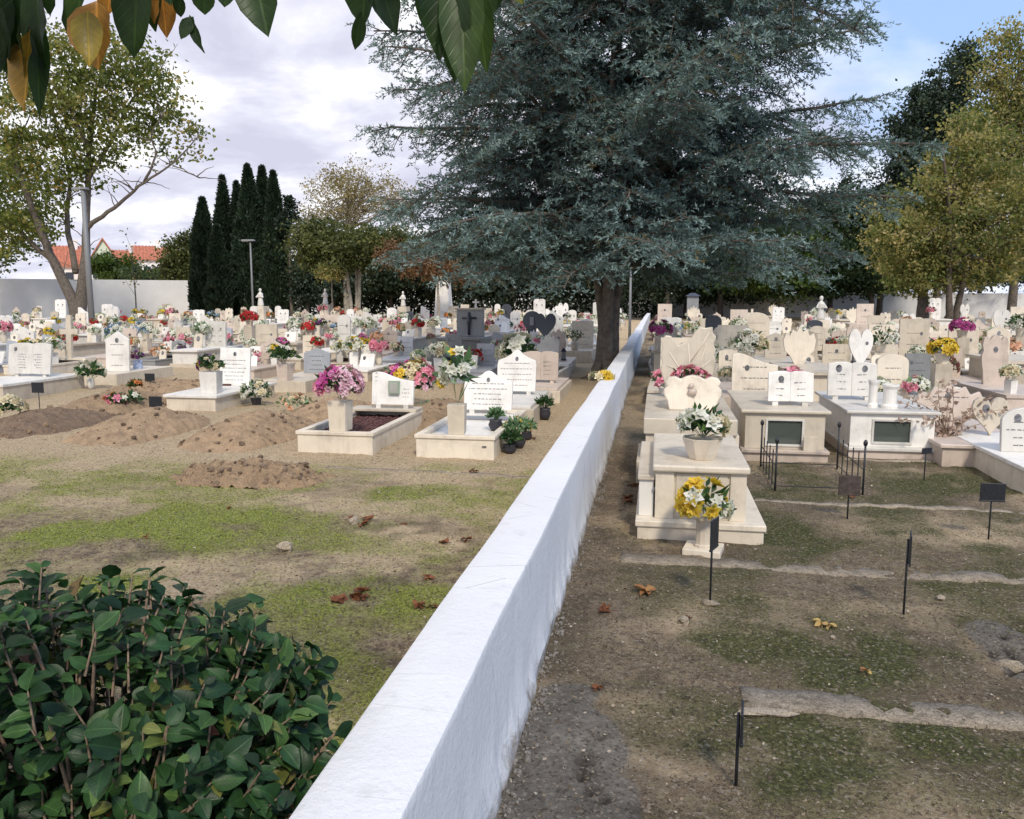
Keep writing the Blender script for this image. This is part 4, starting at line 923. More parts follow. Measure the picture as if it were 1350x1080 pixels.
def fig(mb, x, y, z, s, mi=0):            # small draped statue
    mb.lathe([(.16 * s, 0), (.17 * s, .1 * s), (.13 * s, .35 * s), (.11 * s, .5 * s), (.15 * s, .62 * s), (.13 * s, .72 * s), (.05 * s, .78 * s), (.04 * s, .81 * s), (.075 * s, .86 * s), (.08 * s, .92 * s), (.05 * s, .99 * s), (.01 * s, 1.0 * s)], 12, (x, y, z), mi)
for (px, py, sc, hh, lb) in [(430, 428, 1.0, 1.25, 'white draped statue on a tall pedestal left of the tree trunks'), (532, 430, .9, 1.15, 'white seated statue above the graves between the slim trunks'), (345, 432, 1.0, 1.2, 'pale statue with peaked hood below the dark cypresses'), (1080, 455, .85, .9, 'white angel statue on a grave in the right field')]:
    p = special(px, py, .9); t = empty('statue', (p.x, p.y, 0)); tag(t, lb, 'statue', 'cemetery statues')
    MB().box(-.32, .32, -.3, .5, -.04, hh, top=(.05, .05)).build('pedestal', 'cream', t); q = MB(); fig(q, 0, 0, hh, sc)
    q.tube([(-.1 * sc, -.02, hh + .66 * sc), (-.2 * sc, -.1, hh + .5 * sc), (-.06 * sc, -.17, hh + .52 * sc)], [.045 * sc, .04 * sc, .03 * sc], 8); q.tube([(.1 * sc, -.02, hh + .66 * sc), (.2 * sc, -.1, hh + .5 * sc), (.02 * sc, -.17, hh + .54 * sc)], [.045 * sc, .04 * sc, .03 * sc], 8)
    q.build('figure', 'white', t, smooth=True)
p = special(757, 478, 1.1); t = empty('grave', (p.x, p.y, 0)); tag(t, 'cream grave with notched wall of slabs left of the cedar trunk', 'grave', GR_L)
MB().box(-.45, .45, 0, 1.8, -.04, .3).build('base', 'cream', t); headstone(t, 'square', .6, .75, 'cream', 1.2, .3, .1, rows=3, seed=5)
t = potted((p.x - .02, p.y + .3, .30), 'round clipped topiary ball in a pot left of the cedar trunk', .12, .22, 91, mat='beige', fr=.24, fol='fol', cols=['dusty'])
p = G(1000, 470); special(1000, 474, 1.2)
t = empty('grave', (p.x, p.y, 0)); tag(t, 'tall beige slab headstone behind the white lilies, right of butterfly stone', 'grave', GR_R)
MB().box(-.5, .5, 0, 1.8, -.04, .3).build('base', 'beige', t); headstone(t, 'arched', .8, .95, 'beige', .9, .3, rows=3, seed=6, th=.1)

# ------------------------------------------------------------------ the fields of graves
ORD = ['zeroth', 'first', 'second', 'third', 'fourth', 'fifth', 'sixth', 'seventh', 'eighth', 'ninth', 'tenth', 'eleventh', 'twelfth', 'thirteenth', 'fourteenth', 'fifteenth', 'sixteenth', 'seventeenth', 'eighteenth', 'nineteenth', 'twentieth', 'twenty-first', 'twenty-second', 'twenty-third', 'twenty-fourth', 'twenty-fifth', 'twenty-sixth', 'twenty-seventh', 'twenty-eighth', 'twenty-ninth', 'thirtieth']
TONE = {'white': 'white', 'cream': 'cream', 'pink': 'pinkish', 'beige': 'beige', 'grey': 'grey granite', 'bluegrey': 'blue-grey', 'black': 'black granite'}
def make_grave(tone, shape, body, w, hh, seed):
    t = empty('grave'); a = .46
    if body == 'slab':
        MB().box(-a, a, 0, 1.9, -.06, .22).build('base', tone if tone != 'white' else 'cream', t); MB().box(-a - .02, a + .02, -.02, 1.92, .22, .26).build('slab', tone, t); z = .26
    elif body == 'box':
        MB().box(-a, a, 0, 1.9, -.06, .12).build('base', 'beige', t); MB().box(-a + .06, a - .06, .06, 1.84, .12, .50).build('chest', tone, t); MB().box(-a, a, 0, 1.9, .50, .55).build('slab', tone, t); z = .55
    else:
        q = MB(); kerb_ring(q, .92, 1.9, .22); q.build('kerb', tone, t); MB().box(-.39, .39, .07, 1.83, -.02, .12).build('bed', 'soil_dark' if seed % 2 else 'white', t); z = .22
        MB().box(-.44, .44, 1.5, 1.89, .221, .27).build('plinth', tone, t); z = .27
    yb = 1.55
    po = {0: [(0, hh * .74, .032)], 1: [(-w * .26, hh * .72, .034)], 2: None, 3: [(w * .24, hh * .66, .03)], 4: [(0, hh * .7, .036)]}[seed % 5]
    if seed == 3: po = [(-w * .24, hh * .7, .03), (w * .22, hh * .7, .03)]
    if shape == 'cross': po = None
    headstone(t, shape, w, hh, tone if tone != 'beige' else 'cream', yb, z, 0, lean=4, rows=3 if shape in ('square', 'book', 'arched', 'ogee', 'gabled') else 0, seed=seed, portrait=po, th=.07, bev=0)
    t['z'] = z
    return t
combos = [('white', 'square'), ('white', 'ogee'), ('cream', 'arched'), ('white', 'book'), ('cream', 'scrolled'), ('cream', 'square'), ('grey', 'square'), ('bluegrey', 'slanted'), ('white', 'heart'), ('pink', 'ogee'), ('beige', 'gabled'), ('cream', 'book'), ('black', 'arched'), ('white', 'slanted'), ('pink', 'scrolled'), ('cream', 'cross'), ('bluegrey', 'square'), ('beige', 'winged'), ('white', 'arched'), ('pink', 'square'), ('grey', 'gabled'), ('cream', 'heart'), ('white', 'winged'), ('beige', 'square')]
PROTO = {}
def grave_copy(k, loc, rz, scale):
    if k not in PROTO:
        tone, shape = combos[k]; body = ['slab', 'box', 'kerb'][(k * 7 + k // 3) % 3]
        PROTO[k] = (make_grave(tone, shape, body, [.46, .56, .42, .62][k % 4] if shape != 'cross' else .45, [.5, .62, .74, .46, .85][(k * 3) % 5] if shape != 'cross' else 1.05, k), body)
        o = PROTO[k][0]
    else: o = copy_tree(PROTO[k][0])
    z = PROTO[k][0]['z']; o.location = loc; o.rotation_euler = (0, 0, rz); o.scale = scale; return o, z
FK = [(['white'], 'white'), (['pink'], 'pink'), (['red'], 'red'), (['yellow'], 'yellow'), (['cream', 'white'], 'cream'), (['blue', 'white'], 'pale blue'), (['magenta'], 'magenta'), (['orange', 'cream'], 'orange'), (['white', 'pink'], 'white and pink'), (['peach'], 'peach'), (['dusty', 'cream'], 'faded rose'), (['purple', 'white'], 'purple and white'), (['white', 'yellow'], 'white and yellow')]
FPROTO = {}
def flower_copy(k, wide, loc, s):
    key = (k, wide)
    if key not in FPROTO:
        t = empty('flower_vase'); vm = ['white', 'cream', 'beige', 'grey'][k % 4]
        if wide: vase(t, 'pot', vm, .12, .11, 0)
        else: vase(t, 'round' if k % 2 else 'square', vm, .24, .07, 0)
        bouquet_meshes(t, FK[k][0], R_=.24 if wide else .18, H=.08 if wide else .12, z0=.12 if wide else .24, nb=24, pet=.075, nl=46, leaf=.11, fol='fol' if k % 2 else 'fol_pale', seed=200 + k * 2 + wide, petals=5)
        FPROTO[key] = t; o = t
    else: o = copy_tree(FPROTO[key])
    o.location = loc; o.rotation_euler = (0, 0, random.uniform(0, 6.28)); o.scale = (s, s, s); return o
rr = random.Random(5)
ng = nf = no = 0
OPROTO = {}
def small_thing(k, loc, sc, rz):
    if k not in OPROTO:
        t = empty(['open_book', 'grave_lantern', 'photo_tablet'][k])
        if k == 0: headstone(t, 'book', .3, .24, 'white', 0, 0, 0, lean=20, rows=0, detail=0, portrait=[(-.07, .15, .03)], th=.03, bev=0)
        elif k == 1: MB().box(-.06, .06, -.06, .06, 0, .04).build('base', 'black', t); MB().box(-.045, .045, -.045, .045, .04, .2).build('light_chamber', 'metal_grey', t); MB().box(-.065, .065, -.065, .065, .2, .28, top=(.05, .05)).build('cap', 'black', t)
        else: headstone(t, 'arched', .24, .34, 'cream', 0, 0, 0, lean=10, rows=0, detail=0, portrait=[(0, .22, .05)], th=.04, bev=0)
        OPROTO[k] = o = t
    else: o = copy_tree(OPROTO[k])
    o.location = loc; o.rotation_euler = (0, 0, rz); o.scale = (sc,) * 3; return o
CED = G(800, 497)
def field(side, rows, x_start, pitch0, weights, lit):
    global ng, nf, no
    for ri, (Y0, rown) in enumerate(rows):
        pitch = pitch0 + max(0, Y0 - 22) * .022; c = 0; j = 0
        while True:
            x = side * (x_start + j * pitch) + rr.uniform(-.09, .09); j += 1
            y = Y0 + rr.uniform(-.15, .15)
            u = pix((x, y + 1, .6)); 
            if u[0] < -25 or u[0] > 1375: break
            if j > 60: break
            if any(abs(x - sx) < sw * .62 and abs(y + .5 - sy) < 1.6 for sx, sy, sw in SPEC): continue
            if abs(x - CED.x) < .9 and abs(y + .9 - CED.y) < 1.5: continue
            if (side < 0 and u[0] < 95 and Y0 > 44): continue
            if rr.random() < (.07 if side < 0 else .04): continue
            c += 1
            k = rr.choices(range(len(combos)), weights)[0]
            s = rr.uniform(.82, 1.05); hz_ = rr.uniform(.72, 1.12) * (1 + max(0, Y0 - 24) * .004)
            o, z = grave_copy(k, (x, y, 0), R(rr.uniform(-2.5, 2.5)), (s, 1, hz_))
            tone, shape = combos[k]; sd = 'left' if side < 0 else 'right'
            tag(o, f"{TONE[tone]} grave, {shape} headstone, {ORD[rown]} row from front, {ORD[c]} grave {sd} of wall", 'grave', GR_L if side < 0 else GR_R); ng += 1
            if rr.random() < (.75 if side < 0 else .6):
                ok = rr.randrange(3); oz = {'slab': .26, 'box': .55, 'kerb': .12}[PROTO[k][1]] * hz_
                ob = small_thing(ok, (x + rr.uniform(-.2, .2), y + rr.choice([.5, .8, 1.0]), oz), rr.uniform(.8, 1.15), rr.uniform(-.3, .3)); no += 1
                tag(ob, f"{['little white open-book plaque', 'small dark grave lantern', 'small pale photo tablet'][ok]} on {ORD[c]} grave {sd} of wall, {ORD[rown]} row back", ['plaque', 'lantern', 'tablet'][ok], 'small ornaments on the graves')
            nfl = rr.choices([0, 1, 2], [.12, .42, .46] if side < 0 else [.42, .44, .14])[0]
            for q_ in range(nfl):
                fk = rr.choices(range(len(FK)), lit)[0]; wide = int(rr.random() < .35)
                fx = (-.25 if q_ == 0 else .25) + rr.uniform(-.06, .06); fy = rr.choice([.25, 1.2, 1.3]) if q_ == 0 else 1.3
                body = PROTO[k][1]; fz = z * hz_ if body != 'kerb' else (.22 * hz_ if fy > 1.25 or True else .12)
                if body == 'kerb': fz = .12 * hz_
                f_ = flower_copy(fk, wide, (x + fx, y + fy, fz), rr.uniform(.75, 1.25) * (1 + max(0, Y0 - 24) * .006)); nf += 1
                pos = ['left', 'right'][q_]
                tag(f_, f"{FK[fk][1]} {'low ' if wide else ''}flowers, {pos} on {ORD[c]} grave {sd} of wall, {ORD[rown]} row back", 'flowers', 'flower arrangements on the graves')
wL = [5, 4, 5, 4, 4, 4, 3, 3, 2, 2, 3, 3, 1.2, 4, 1, 2, 3, 1, 4, 1.5, 3, 1, 2, 2]
wR = [1.5, 1, 5, 2, 6, 5, .8, .3, .7, 4, 4, 4, .6, .8, 5, 1.6, .4, 4, 1, 5, .8, 1.2, 1, 6]
fL = [8, 3, 1.2, 1.6, 6, 1.8, 1.0, 1.4, 4, 2.4, 2.4, .8, 3]; fR = [7, .8, .3, .4, 6, .5, .3, .6, 1.5, 1.8, 3, .6, 1.5]
# left rows start behind the hand-placed graves
for cx, cy in ((XT2, YT2 + 4.75), (XG, YG), (XL + .15, YL + 2.6), (XT2, YT2 + 2.35), (XL, YL), (XA, YA)): SPEC.append((cx, cy + .9, 1.6))
field(-1, [(15.8, 4), (18.2, 5), (20.6, 6), (23.2, 7), (26, 8), (29.2, 9), (33, 10), (37.5, 11), (42.5, 12), (48, 13)], 2.35, 1.27, wL, fL)
for cx, cy in ((X3, Y3 + 2.2), (X4, Y4), (X3, Y3), (X5, Y5), (X1, Y1 + 1.85)): SPEC.append((cx, cy + .9, 1.1))
field(1, [(10.9, 4), (13.1, 5), (15.4, 6), (17.7, 7), (20.1, 8), (22.6, 9), (25.4, 10), (28.6, 11), (32.4, 12), (37, 13), (42.5, 14), (49, 15)], .35, 1.02, wR, fR)
print('graves', ng, 'flowers', nf)
# accent flowers seen in the photo
for (px, py, z, cols, lb, Rr, sd) in [
    (329, 428, .95, ['red'], 'bright red flowers above the dark pointed stone left of centre', .24, 1),
    (160, 447, .55, ['blue', 'white'], 'pale blue hydrangeas left of the grey slabs, near the big plane trunk', .4, 2),
    (192, 445, .55, ['blue', 'white'], 'pale blue and white flower heap right of the hydrangeas', .35, 3),
    (1242, 476, .75, ['yellow'], 'golden yellow flowers right of the tall pinkish stones', .19, 4),
    (1160, 462, .7, ['white'], 'dark green holly wreath with few white flowers in right field', .34, 5),
    (1268, 443, .9, ['magenta'], 'bright magenta flowers near the right field back', .22, 6),
    (987, 470, .75, ['white', 'cream'], 'white lilies with dark leaves right of the butterfly headstone', .30, 7),
    (1345, 440, .9, ['white'], 'dark leafy bunch at the right edge of the far graves', .3, 8)]:
    p = G(px, py, z); nb_ = 14 if sd in (5, 8) else 40
    t = empty('flower_pedestal' if False else 'flower_vase', (p.x, p.y, z)); tag(t, lb, 'flowers', 'flower arrangements on the graves')
    t.location = (p.x, p.y, 0); MB().box(-.12, .12, -.12, .12, -.05, z - .04).build('pedestal', 'beige', t); MB().lathe([(.08, 0), (.1, .1), (.12, .16)], 10, (0, 0, z - .04)).build('vase', 'cream', t)
    bouquet_meshes(t, cols, R_=Rr, H=.08, z0=z + .1, nb=nb_, pet=.075, nl=160 if sd in (5, 8) else 60, leaf=.1, seed=400 + sd)
# dry branches sprawling over the right graves
t = empty('dry_plant', (0, 0, 0)); p = G(1255, 575, .25); t.location = (p.x, p.y, .2); tag(t, 'tangle of bare twigs with dry brown blooms over the pinkish graves at right', 'dry plant')
q = MB(); Cq = []
for i in range(22):
    r_ = random.Random(i); pts = [Vector((0, .1, 0))]; d = Vector((r_.uniform(-1, 1), r_.uniform(-.4, .6), r_.uniform(.35, 1.2))).normalized()
    for s_ in range(6): d = (d + Vector((r_.uniform(-.3, .3), r_.uniform(-.3, .3), -.12))).normalized(); pts.append(pts[-1] + d * .11); Cq += [pts[-1][:]] * 3
    q.tube(pts, [.006 - .0007 * s_ for s_ in range(7)], 5)
q.build('twigs', 'twig', t); Cq = np.array(Cq); n = len(Cq); Vq, Fq = leaf_quads(Cq, rdir(n), rdir(n), .045 + .03 * rng.random(n), .03 + .02 * rng.random(n)); fastmesh('dried_flowers', Vq, Fq, petalmat('dried_brown_petals', (.42, .30, .26), (.55, .44, .38)), t, var=rng.random(n))

# ------------------------------------------------------------------ enclosing walls
def enclosing(pts, h, label, th=.3):
    mb = MB(); L_ = []
    for (x, y) in pts: L_.append(Vector((x, y, 0)))
    for a_, b_ in zip(L_[:-1], L_[1:]):
        d = (b_ - a_).normalized(); nrm = Vector((-d.y, d.x, 0)) * th
        vs = [a_, b_, b_ + nrm, a_ + nrm]; vs = [Vector((v.x, v.y, -.1)) for v in vs] + [Vector((v.x, v.y, h)) for v in vs]
        mb.add(vs, [(3, 2, 1, 0), (4, 5, 6, 7), (0, 1, 5, 4), (1, 2, 6, 5), (2, 3, 7, 6), (3, 0, 4, 7)])
    return tag(mb.build('enclosing_wall', 'whitewash'), label, 'wall')
def atD(px, D): p = PP(px, 392, D); return (p.x, p.y)
enclosing([atD(-260, 60), atD(0, 63), atD(253, 70), atD(420, 80), atD(699, 85)], 3.1, 'high white boundary wall at far left below the houses')
enclosing([atD(700, 84), atD(880, 72), atD(1700, 58)], 2.0, 'white boundary wall behind the trees at far right')
q = MB(); a_ = G(-40, 434); b_ = G(88, 430); q.box(0, (b_ - a_).length, -.15, .15, -.1, .35); o = q.build('kerb_wall', 'whitewash', loc=(a_.x, a_.y, 0)); o.rotation_euler = (0, 0, math.atan2(b_.y - a_.y, b_.x - a_.x)); tag(o, 'low white kerb wall left of the forked plane tree', 'kerb')

# ------------------------------------------------------------------ lamp posts
def lamp(px, D, ytop, label, r=.05, head=True, flat=.5):
    p = PP(px, 392, D); zt = PP(px, ytop, D).z; t = empty('lamp_post', (p.x, p.y, 0)); tag(t, label, 'lamp post', 'cemetery lamp posts')
    MB().tube([(0, 0, -.1), (0, 0, zt * .5), (0, 0, zt)], [r * 1.2, r, r * .8], 10).build('pole', 'metal_grey', t, smooth=True); MB().box(-.12, .12, -.12, .12, -.05, .03).build('base_plate', 'metal_grey', t)
    if head: q = MB(); q.box(-flat, flat * .5, -.14, .14, zt, zt + .09, top=(.03, .03)); h_ = q.build('lamp_head', 'metal_grey', t, bev=.01); MB().box(-flat * .9, -flat * .2, -.1, .1, zt - .015, zt).build('lens', 'lamp_glass', h_)
lamp(119, 38, 250, 'thick grey lamp post against the forked plane tree', .12)
lamp(333, 46, 318, 'slim lamp post in front of the dark cypresses', .055)
lamp(831, 33, 355, 'pale slim post to the right of the cedar trunk', .05, False)

# ------------------------------------------------------------------ trees
def tube_path(q, pts, r0, r1, n=8, seed=0, jit=0.0):
    pts = [Vector(p) for p in pts]; out = []; rr_ = random.Random(seed); m_ = len(pts)
    for i in range(m_ - 1):                       # Catmull-Rom
        p0, p1, p2, p3 = pts[max(i - 1, 0)], pts[i], pts[i + 1], pts[min(i + 2, m_ - 1)]
        for k in range(4):
            t_ = k / 4; out.append(.5 * ((2 * p1) + (p2 - p0) * t_ + (2 * p0 - 5 * p1 + 4 * p2 - p3) * t_ ** 2 + (-p0 + 3 * p1 - 3 * p2 + p3) * t_ ** 3))
    out.append(pts[-1])
    if jit: out = [out[0]] + [o_ + Vector((rr_.uniform(-jit, jit), rr_.uniform(-jit, jit), rr_.uniform(-jit, jit))) for o_ in out[1:]]
    nn = len(out); q.tube(out, [r0 + (r1 - r0) * (i / (nn - 1)) ** .8 for i in range(nn)], n); return out
def crown(parent, blobs_, nclump, per, lsize, mat, seed, cr=.55, hollow=.35, name='crown', up=.3):
    """blobs_: (centre, radii, weight) ellipsoids filled by clumps of leaves"""
    r = np.random.default_rng(seed); wts = np.array([b_[2] for b_ in blobs_], float); wts /= wts.sum(); CC = []
    ch = r.choice(len(blobs_), nclump, p=wts)
    d = unit(r.normal(size=(nclump, 3))); rad = hollow + (1 - hollow) * r.random((nclump, 1)) ** .55
    rad = rad * (1 + .22 * (r.random((nclump, 1)) - .5))
    cen = np.array([tuple(blobs_[c_][0]) for c_ in ch]) + d * rad * np.array([blobs_[c_][1] for c_ in ch])
    crs = cr * (.5 + r.random(nclump)); cnt = (per * (.5 + r.random(nclump))).astype(int)
    idx_ = np.repeat(np.arange(nclump), cnt); n = len(idx_)
    off = r.normal(size=(n, 3)) * [1, 1, .6] * .5
    C = cen[idx_] + off * crs[idx_][:, None]; A = unit(r.normal(size=(n, 3)) + [0, 0, up - .3] + off * .5); L = lsize * (.6 + .8 * r.random(n))
    Vq, Fq = leaf_quads(C, A, unit(r.normal(size=(n, 3))), L, L * .62, .15)
    cv = r.random(nclump)[idx_]; var = np.clip(.6 * cv + .4 * r.random(n), 0, 1)
    fastmesh(name, Vq, Fq, mat, parent, var=var); return cen
M['plane'] = leafmat('plane_leaves', [(0, (.05, .08, .02)), (.4, (.12, .155, .04)), (.7, (.25, .26, .08)), (.9, (.40, .32, .12)), (1, (.34, .19, .07))], .5)
M['plane_green'] = leafmat('plane_green_leaves', [(0, (.04, .065, .018)), (.5, (.10, .14, .035)), (1, (.22, .23, .06))], .45)
M['gold'] = leafmat('golden_leaves', [(0, (.06, .10, .035)), (.35, (.17, .20, .07)), (.7, (.36, .32, .14)), (1, (.55, .42, .22))], .5)
M['darkgreen'] = leafmat('dark_evergreen', [(0, (.016, .028, .021)), (.6, (.042, .068, .045)), (1, (.09, .12, .075))], .25)
M['midgreen'] = leafmat('mid_green_leaves', [(0, (.02, .04, .018)), (.6, (.05, .085, .035)), (1, (.11, .15, .06))], .35)
M['brightgreen'] = leafmat('bright_green_leaves', [(0, (.025, .05, .012)), (.6, (.06, .10, .02)), (1, (.13, .18, .035))], .4)
M['olive'] = leafmat('olive_leaves', [(0, (.035, .05, .018)), (.5, (.09, .11, .038)), (1, (.20, .20, .07))], .4)
M['straw'] = leafmat('straw_leaves', [(0, (.15, .12, .06)), (.5, (.32, .26, .14)), (1, (.5, .42, .26))], .5)
M['rusty'] = leafmat('rusty_leaves', [(0, (.10, .055, .03)), (.6, (.2, .11, .06)), (1, (.3, .19, .11))], .4)
M['cypress'] = leafmat('cypress_scales', [(0, (.010, .021, .014)), (.6, (.025, .046, .026)), (1, (.052, .08, .042))], .15)
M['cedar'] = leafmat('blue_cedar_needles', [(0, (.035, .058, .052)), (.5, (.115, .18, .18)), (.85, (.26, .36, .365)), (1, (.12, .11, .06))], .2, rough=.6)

def E(px, py, rx, ry, D, rd=None):
    k = F / D; return (PP(px, py, D), ((rx / k), (rd if rd else rx / k), ry / k), rx * ry)
def base(px, D): p = PP(px, 392, D); return Vector((p.x, p.y, 0))
def tree(label, px, D, blobs_, nclump, per, ls, mat, bark='bark', tr=.18, stems=1, seed=0, cr=.55, nlimb=10, name='tree', hollow=.35, group=None, kind_cat='tree', spread=.5):
    t0 = base(px, D); t = empty(name, t0); tag(t, label, kind_cat, group)
    bl = [(Vector(b_[0]) - t0, b_[1], b_[2]) for b_ in blobs_]
    cen = crown(t, bl, nclump, per, ls, mat, seed, cr, hollow)
    q = MB(); r = random.Random(seed); zc = min(b_[0].z - b_[1][2] * .5 for b_ in bl); zt = max(b_[0].z + b_[1][2] * .0 for b_ in bl); zc = max(zc, .8)
    cx = sum(b_[0].x * b_[2] for b_ in bl) / sum(b_[2] for b_ in bl); cy = sum(b_[0].y * b_[2] for b_ in bl) / sum(b_[2] for b_ in bl)
    tops = []
    for s_ in range(stems):
        ax, ay = (r.uniform(-spread, spread), r.uniform(-spread, spread)) if stems > 1 else (0, 0)
        m_ = Vector((ax * .6 + cx * .2, ay * .6 + cy * .2, zc)); e_ = Vector((cx * .8 + ax * 2, cy * .8 + ay * 2, zt))
        tube_path(q, [(ax * .2, ay * .2, -.1), (ax * .35, ay * .35, zc * .5), m_, (m_ + e_) / 2 + Vector((r.uniform(-.3, .3), r.uniform(-.3, .3), 0)), e_], tr / math.sqrt(stems) * 1.15, tr * .2, 9, seed, .02); tops.append((m_, e_))
    q.build('trunk', bark, t, smooth=True); q = MB()
    for i in range(nlimb):
        c_ = Vector(cen[r.randrange(len(cen))]); m_, e_ = r.choice(tops); f_ = r.uniform(0, .8); st = m_ + (e_ - m_) * f_
        mid = (st + c_) / 2 + Vector((0, 0, r.uniform(-.1, .3))); tube_path(q, [st, mid, c_], tr * .35 * (1 - .5 * f_), tr * .05, 6, i, .03)
    if nlimb: q.build('limbs', bark, t, smooth=True)
    return t
BT = 'trees beyond the graves'
# --- forked plane tree at the left, drawn limb by limb
DT = 50; t0 = base(103, DT); t = empty('plane_tree', t0); tag(t, 'large forked plane tree with thinning yellow-green leaves at left', 'tree')
q = MB()
def P3(px, py, dd=0): return PP(px, py, DT + dd) - t0
lim = [([(103, 430, 0), (95, 395, 0), (70, 345, 0), (52, 300, -.5), (30, 240, -1), (10, 190, -1)], .42, .1), ([(103, 430, 0), (108, 385, 0), (113, 330, 0), (115, 270, .3), (118, 190, .5), (128, 110, 1)], .42, .07),
       ([(113, 300, 0), (135, 285, -.3), (165, 262, -.6), (190, 240, -1), (225, 218, -1), (262, 180, -1)], .16, .03), ([(190, 240, -1), (205, 205, -1.3), (200, 180, -1.5), (215, 150, -1.5)], .08, .02), ([(228, 218, -1), (245, 225, -1), (262, 235, -1)], .05, .015),
       ([(100, 360, 0), (88, 290, 1), (92, 230, 1.5), (70, 150, 2), (60, 90, 2)], .2, .05), ([(70, 345, 0), (30, 310, 1), (-20, 260, 2), (-60, 200, 2)], .18, .05), ([(115, 240, 0), (150, 180, 1), (175, 130, 1), (210, 95, 1)], .14, .03), ([(118, 200, 0), (90, 140, -1), (60, 100, -1), (20, 70, -1)], .13, .03), ([(40, 270, 0), (20, 210, 1), (40, 150, 1)], .12, .03)]
ends = []
for i, (pts, r0, r1) in enumerate(lim): ends += tube_path(q, [P3(*p_) for p_ in pts], r0, r1, 9, i, .04)[6:]
rr_ = random.Random(3)
for i in range(70):
    s_ = rr_.choice(ends); d = Vector((rr_.uniform(-1, 1), rr_.uniform(-1, 1), rr_.uniform(-.1, 1))).normalized() * rr_.uniform(.8, 2.2); tube_path(q, [s_, s_ + d * .5 + Vector((0, 0, .1)), s_ + d], .04, .01, 5, i, .03)
q.build('trunk', 'bark', t, smooth=True)
def EL(px, py, rx, ry, w_=1, dd=0): c_, rd_, ww = E(px, py, rx, ry, DT + dd); return (c_ - t0, (rd_[0], rd_[0] * .9, rd_[2]), w_)
crown(t, [EL(45, 130, 95, 75, 5), EL(30, 240, 75, 70, 4), EL(125, 150, 65, 75, 4), EL(190, 95, 45, 30, 1.2), EL(200, 170, 45, 45, 1.1), EL(250, 175, 22, 18, .3), EL(235, 205, 40, 20, .25), EL(0, 300, 70, 60, 3.0), EL(95, 210, 50, 40, 1.6), EL(25, 60, 90, 45, 2.6), EL(150, 70, 60, 35, 1.6), EL(215, 140, 40, 30, .6)], 820, 25, .25, 'plane', 5, .75, .1)
# second plane at the very left
tree('dense green plane tree cut by the left edge, behind the forked one', -20, 57, [E(-30, 260, 95, 90, 57), E(-10, 320, 75, 45, 57), E(-40, 180, 80, 60, 57)], 260, 40, .26, 'plane_green', tr=.3, seed=8, cr=.9)
# low trees by the houses
tree('dark green rounded bush between the pale houses', 152, 85, [E(152, 356, 30, 20, 85), E(135, 348, 14, 14, 85)], 90, 60, .3, 'brightgreen', tr=.15, seed=9, cr=.8, nlimb=3, hollow=.2)
tree('dark low shrubbery right of the pale green gable', 195, 82, [E(195, 366, 35, 11, 82)], 60, 50, .3, 'midgreen', tr=.1, seed=19, cr=.7, nlimb=2, hollow=.2)
tree('light green round tree left of the cypresses', 243, 75, [E(243, 345, 26, 32, 75), E(252, 320, 14, 14, 75), E(232, 360, 20, 20, 75)], 130, 60, .28, 'olive', tr=.15, seed=10, cr=.8, nlimb=4, hollow=.2)
q = base(178, 60); t = empty('sapling', q); tag(t, 'nearly bare sapling before the far left boundary wall', 'tree'); mb = MB(); rr_ = random.Random(8); Cq = []
tube_path(mb, [(0, 0, 0), (.05, 0, 2), (-.05, 0, 4), (.05, 0, 5.4)], .06, .015, 6)
for i in range(12):
    z = rr_.uniform(1.8, 5.2); e_ = Vector((rr_.uniform(-1.3, 1.3), rr_.uniform(-1, 1), z + rr_.uniform(.3, 1.2))); tube_path(mb, [(0, 0, z), e_], .02, .006, 5); Cq += [tuple(e_)] * 5
mb.build('trunk', 'bark', t); Cq = np.array(Cq) + rng.normal(size=(len(Cq), 3)) * .2; Vq, Fq = leaf_quads(Cq, rdir(len(Cq)), rdir(len(Cq)), np.full(len(Cq), .2), np.full(len(Cq), .13)); fastmesh('leaves', Vq, Fq, 'plane', t, var=rng.random(len(Cq)))
# --- cypresses
def cypress(px, D, ytop, hw, label, seed, ybot=398, n=15000):
    t0 = base(px, D); H = PP(px, ytop, D).z; W = hw / (F / D); t = empty('cypress', t0); tag(t, label, 'cypress', 'dark columnar cypresses')
    r = np.random.default_rng(seed); h = r.random(n) ** .85; prof = np.where(h < .18, .72 + 1.5 * h, np.clip(1 - ((h - .18) / .82) ** 1.9, 0, 1) ** 1.05)
    a = r.random(n) * 2 * np.pi; lob = 1 + .20 * np.sin(a * 3 + h * 9 + seed) + .30 * (fbm(a * 1.9 + seed, h * 14, seed) - .5) * 2
    rad = W * prof * lob * (.72 + .28 * r.random(n) ** .5); C = np.stack([rad * np.cos(a), rad * np.sin(a), .15 + h * H * .97], -1)
    out = np.stack([np.cos(a), np.sin(a), np.zeros(n)], -1); A = unit(out * .45 + [0, 0, 1] + .35 * r.normal(size=(n, 3)))
    L = .30 * (.6 + .8 * r.random(n)); Vq, Fq = leaf_quads(C, A, unit(r.normal(size=(n, 3))), L, L * .38)
    fastmesh('foliage', Vq, Fq, 'cypress', t, var=np.clip(.7 * fbm(a * 2.5, h * 22, seed + 3) + .3 * r.random(n), 0, 1))
    mb = MB(); mb.tube([(0, 0, -.1), (0, 0, H * .5), (0, 0, H * .93)], [.2, .13, .02], 8); mb.build('trunk', 'bark_dark', t)
    mb = MB(); K = 12; mb.lathe([(W * .5, .3), (W * .62, H * .2), (W * .55, H * .5), (W * .3, H * .8), (.02, H * .95)], K); mb.build('blocking_core', 'cypress', t, smooth=True)  # solid core added inside the leaves to block light
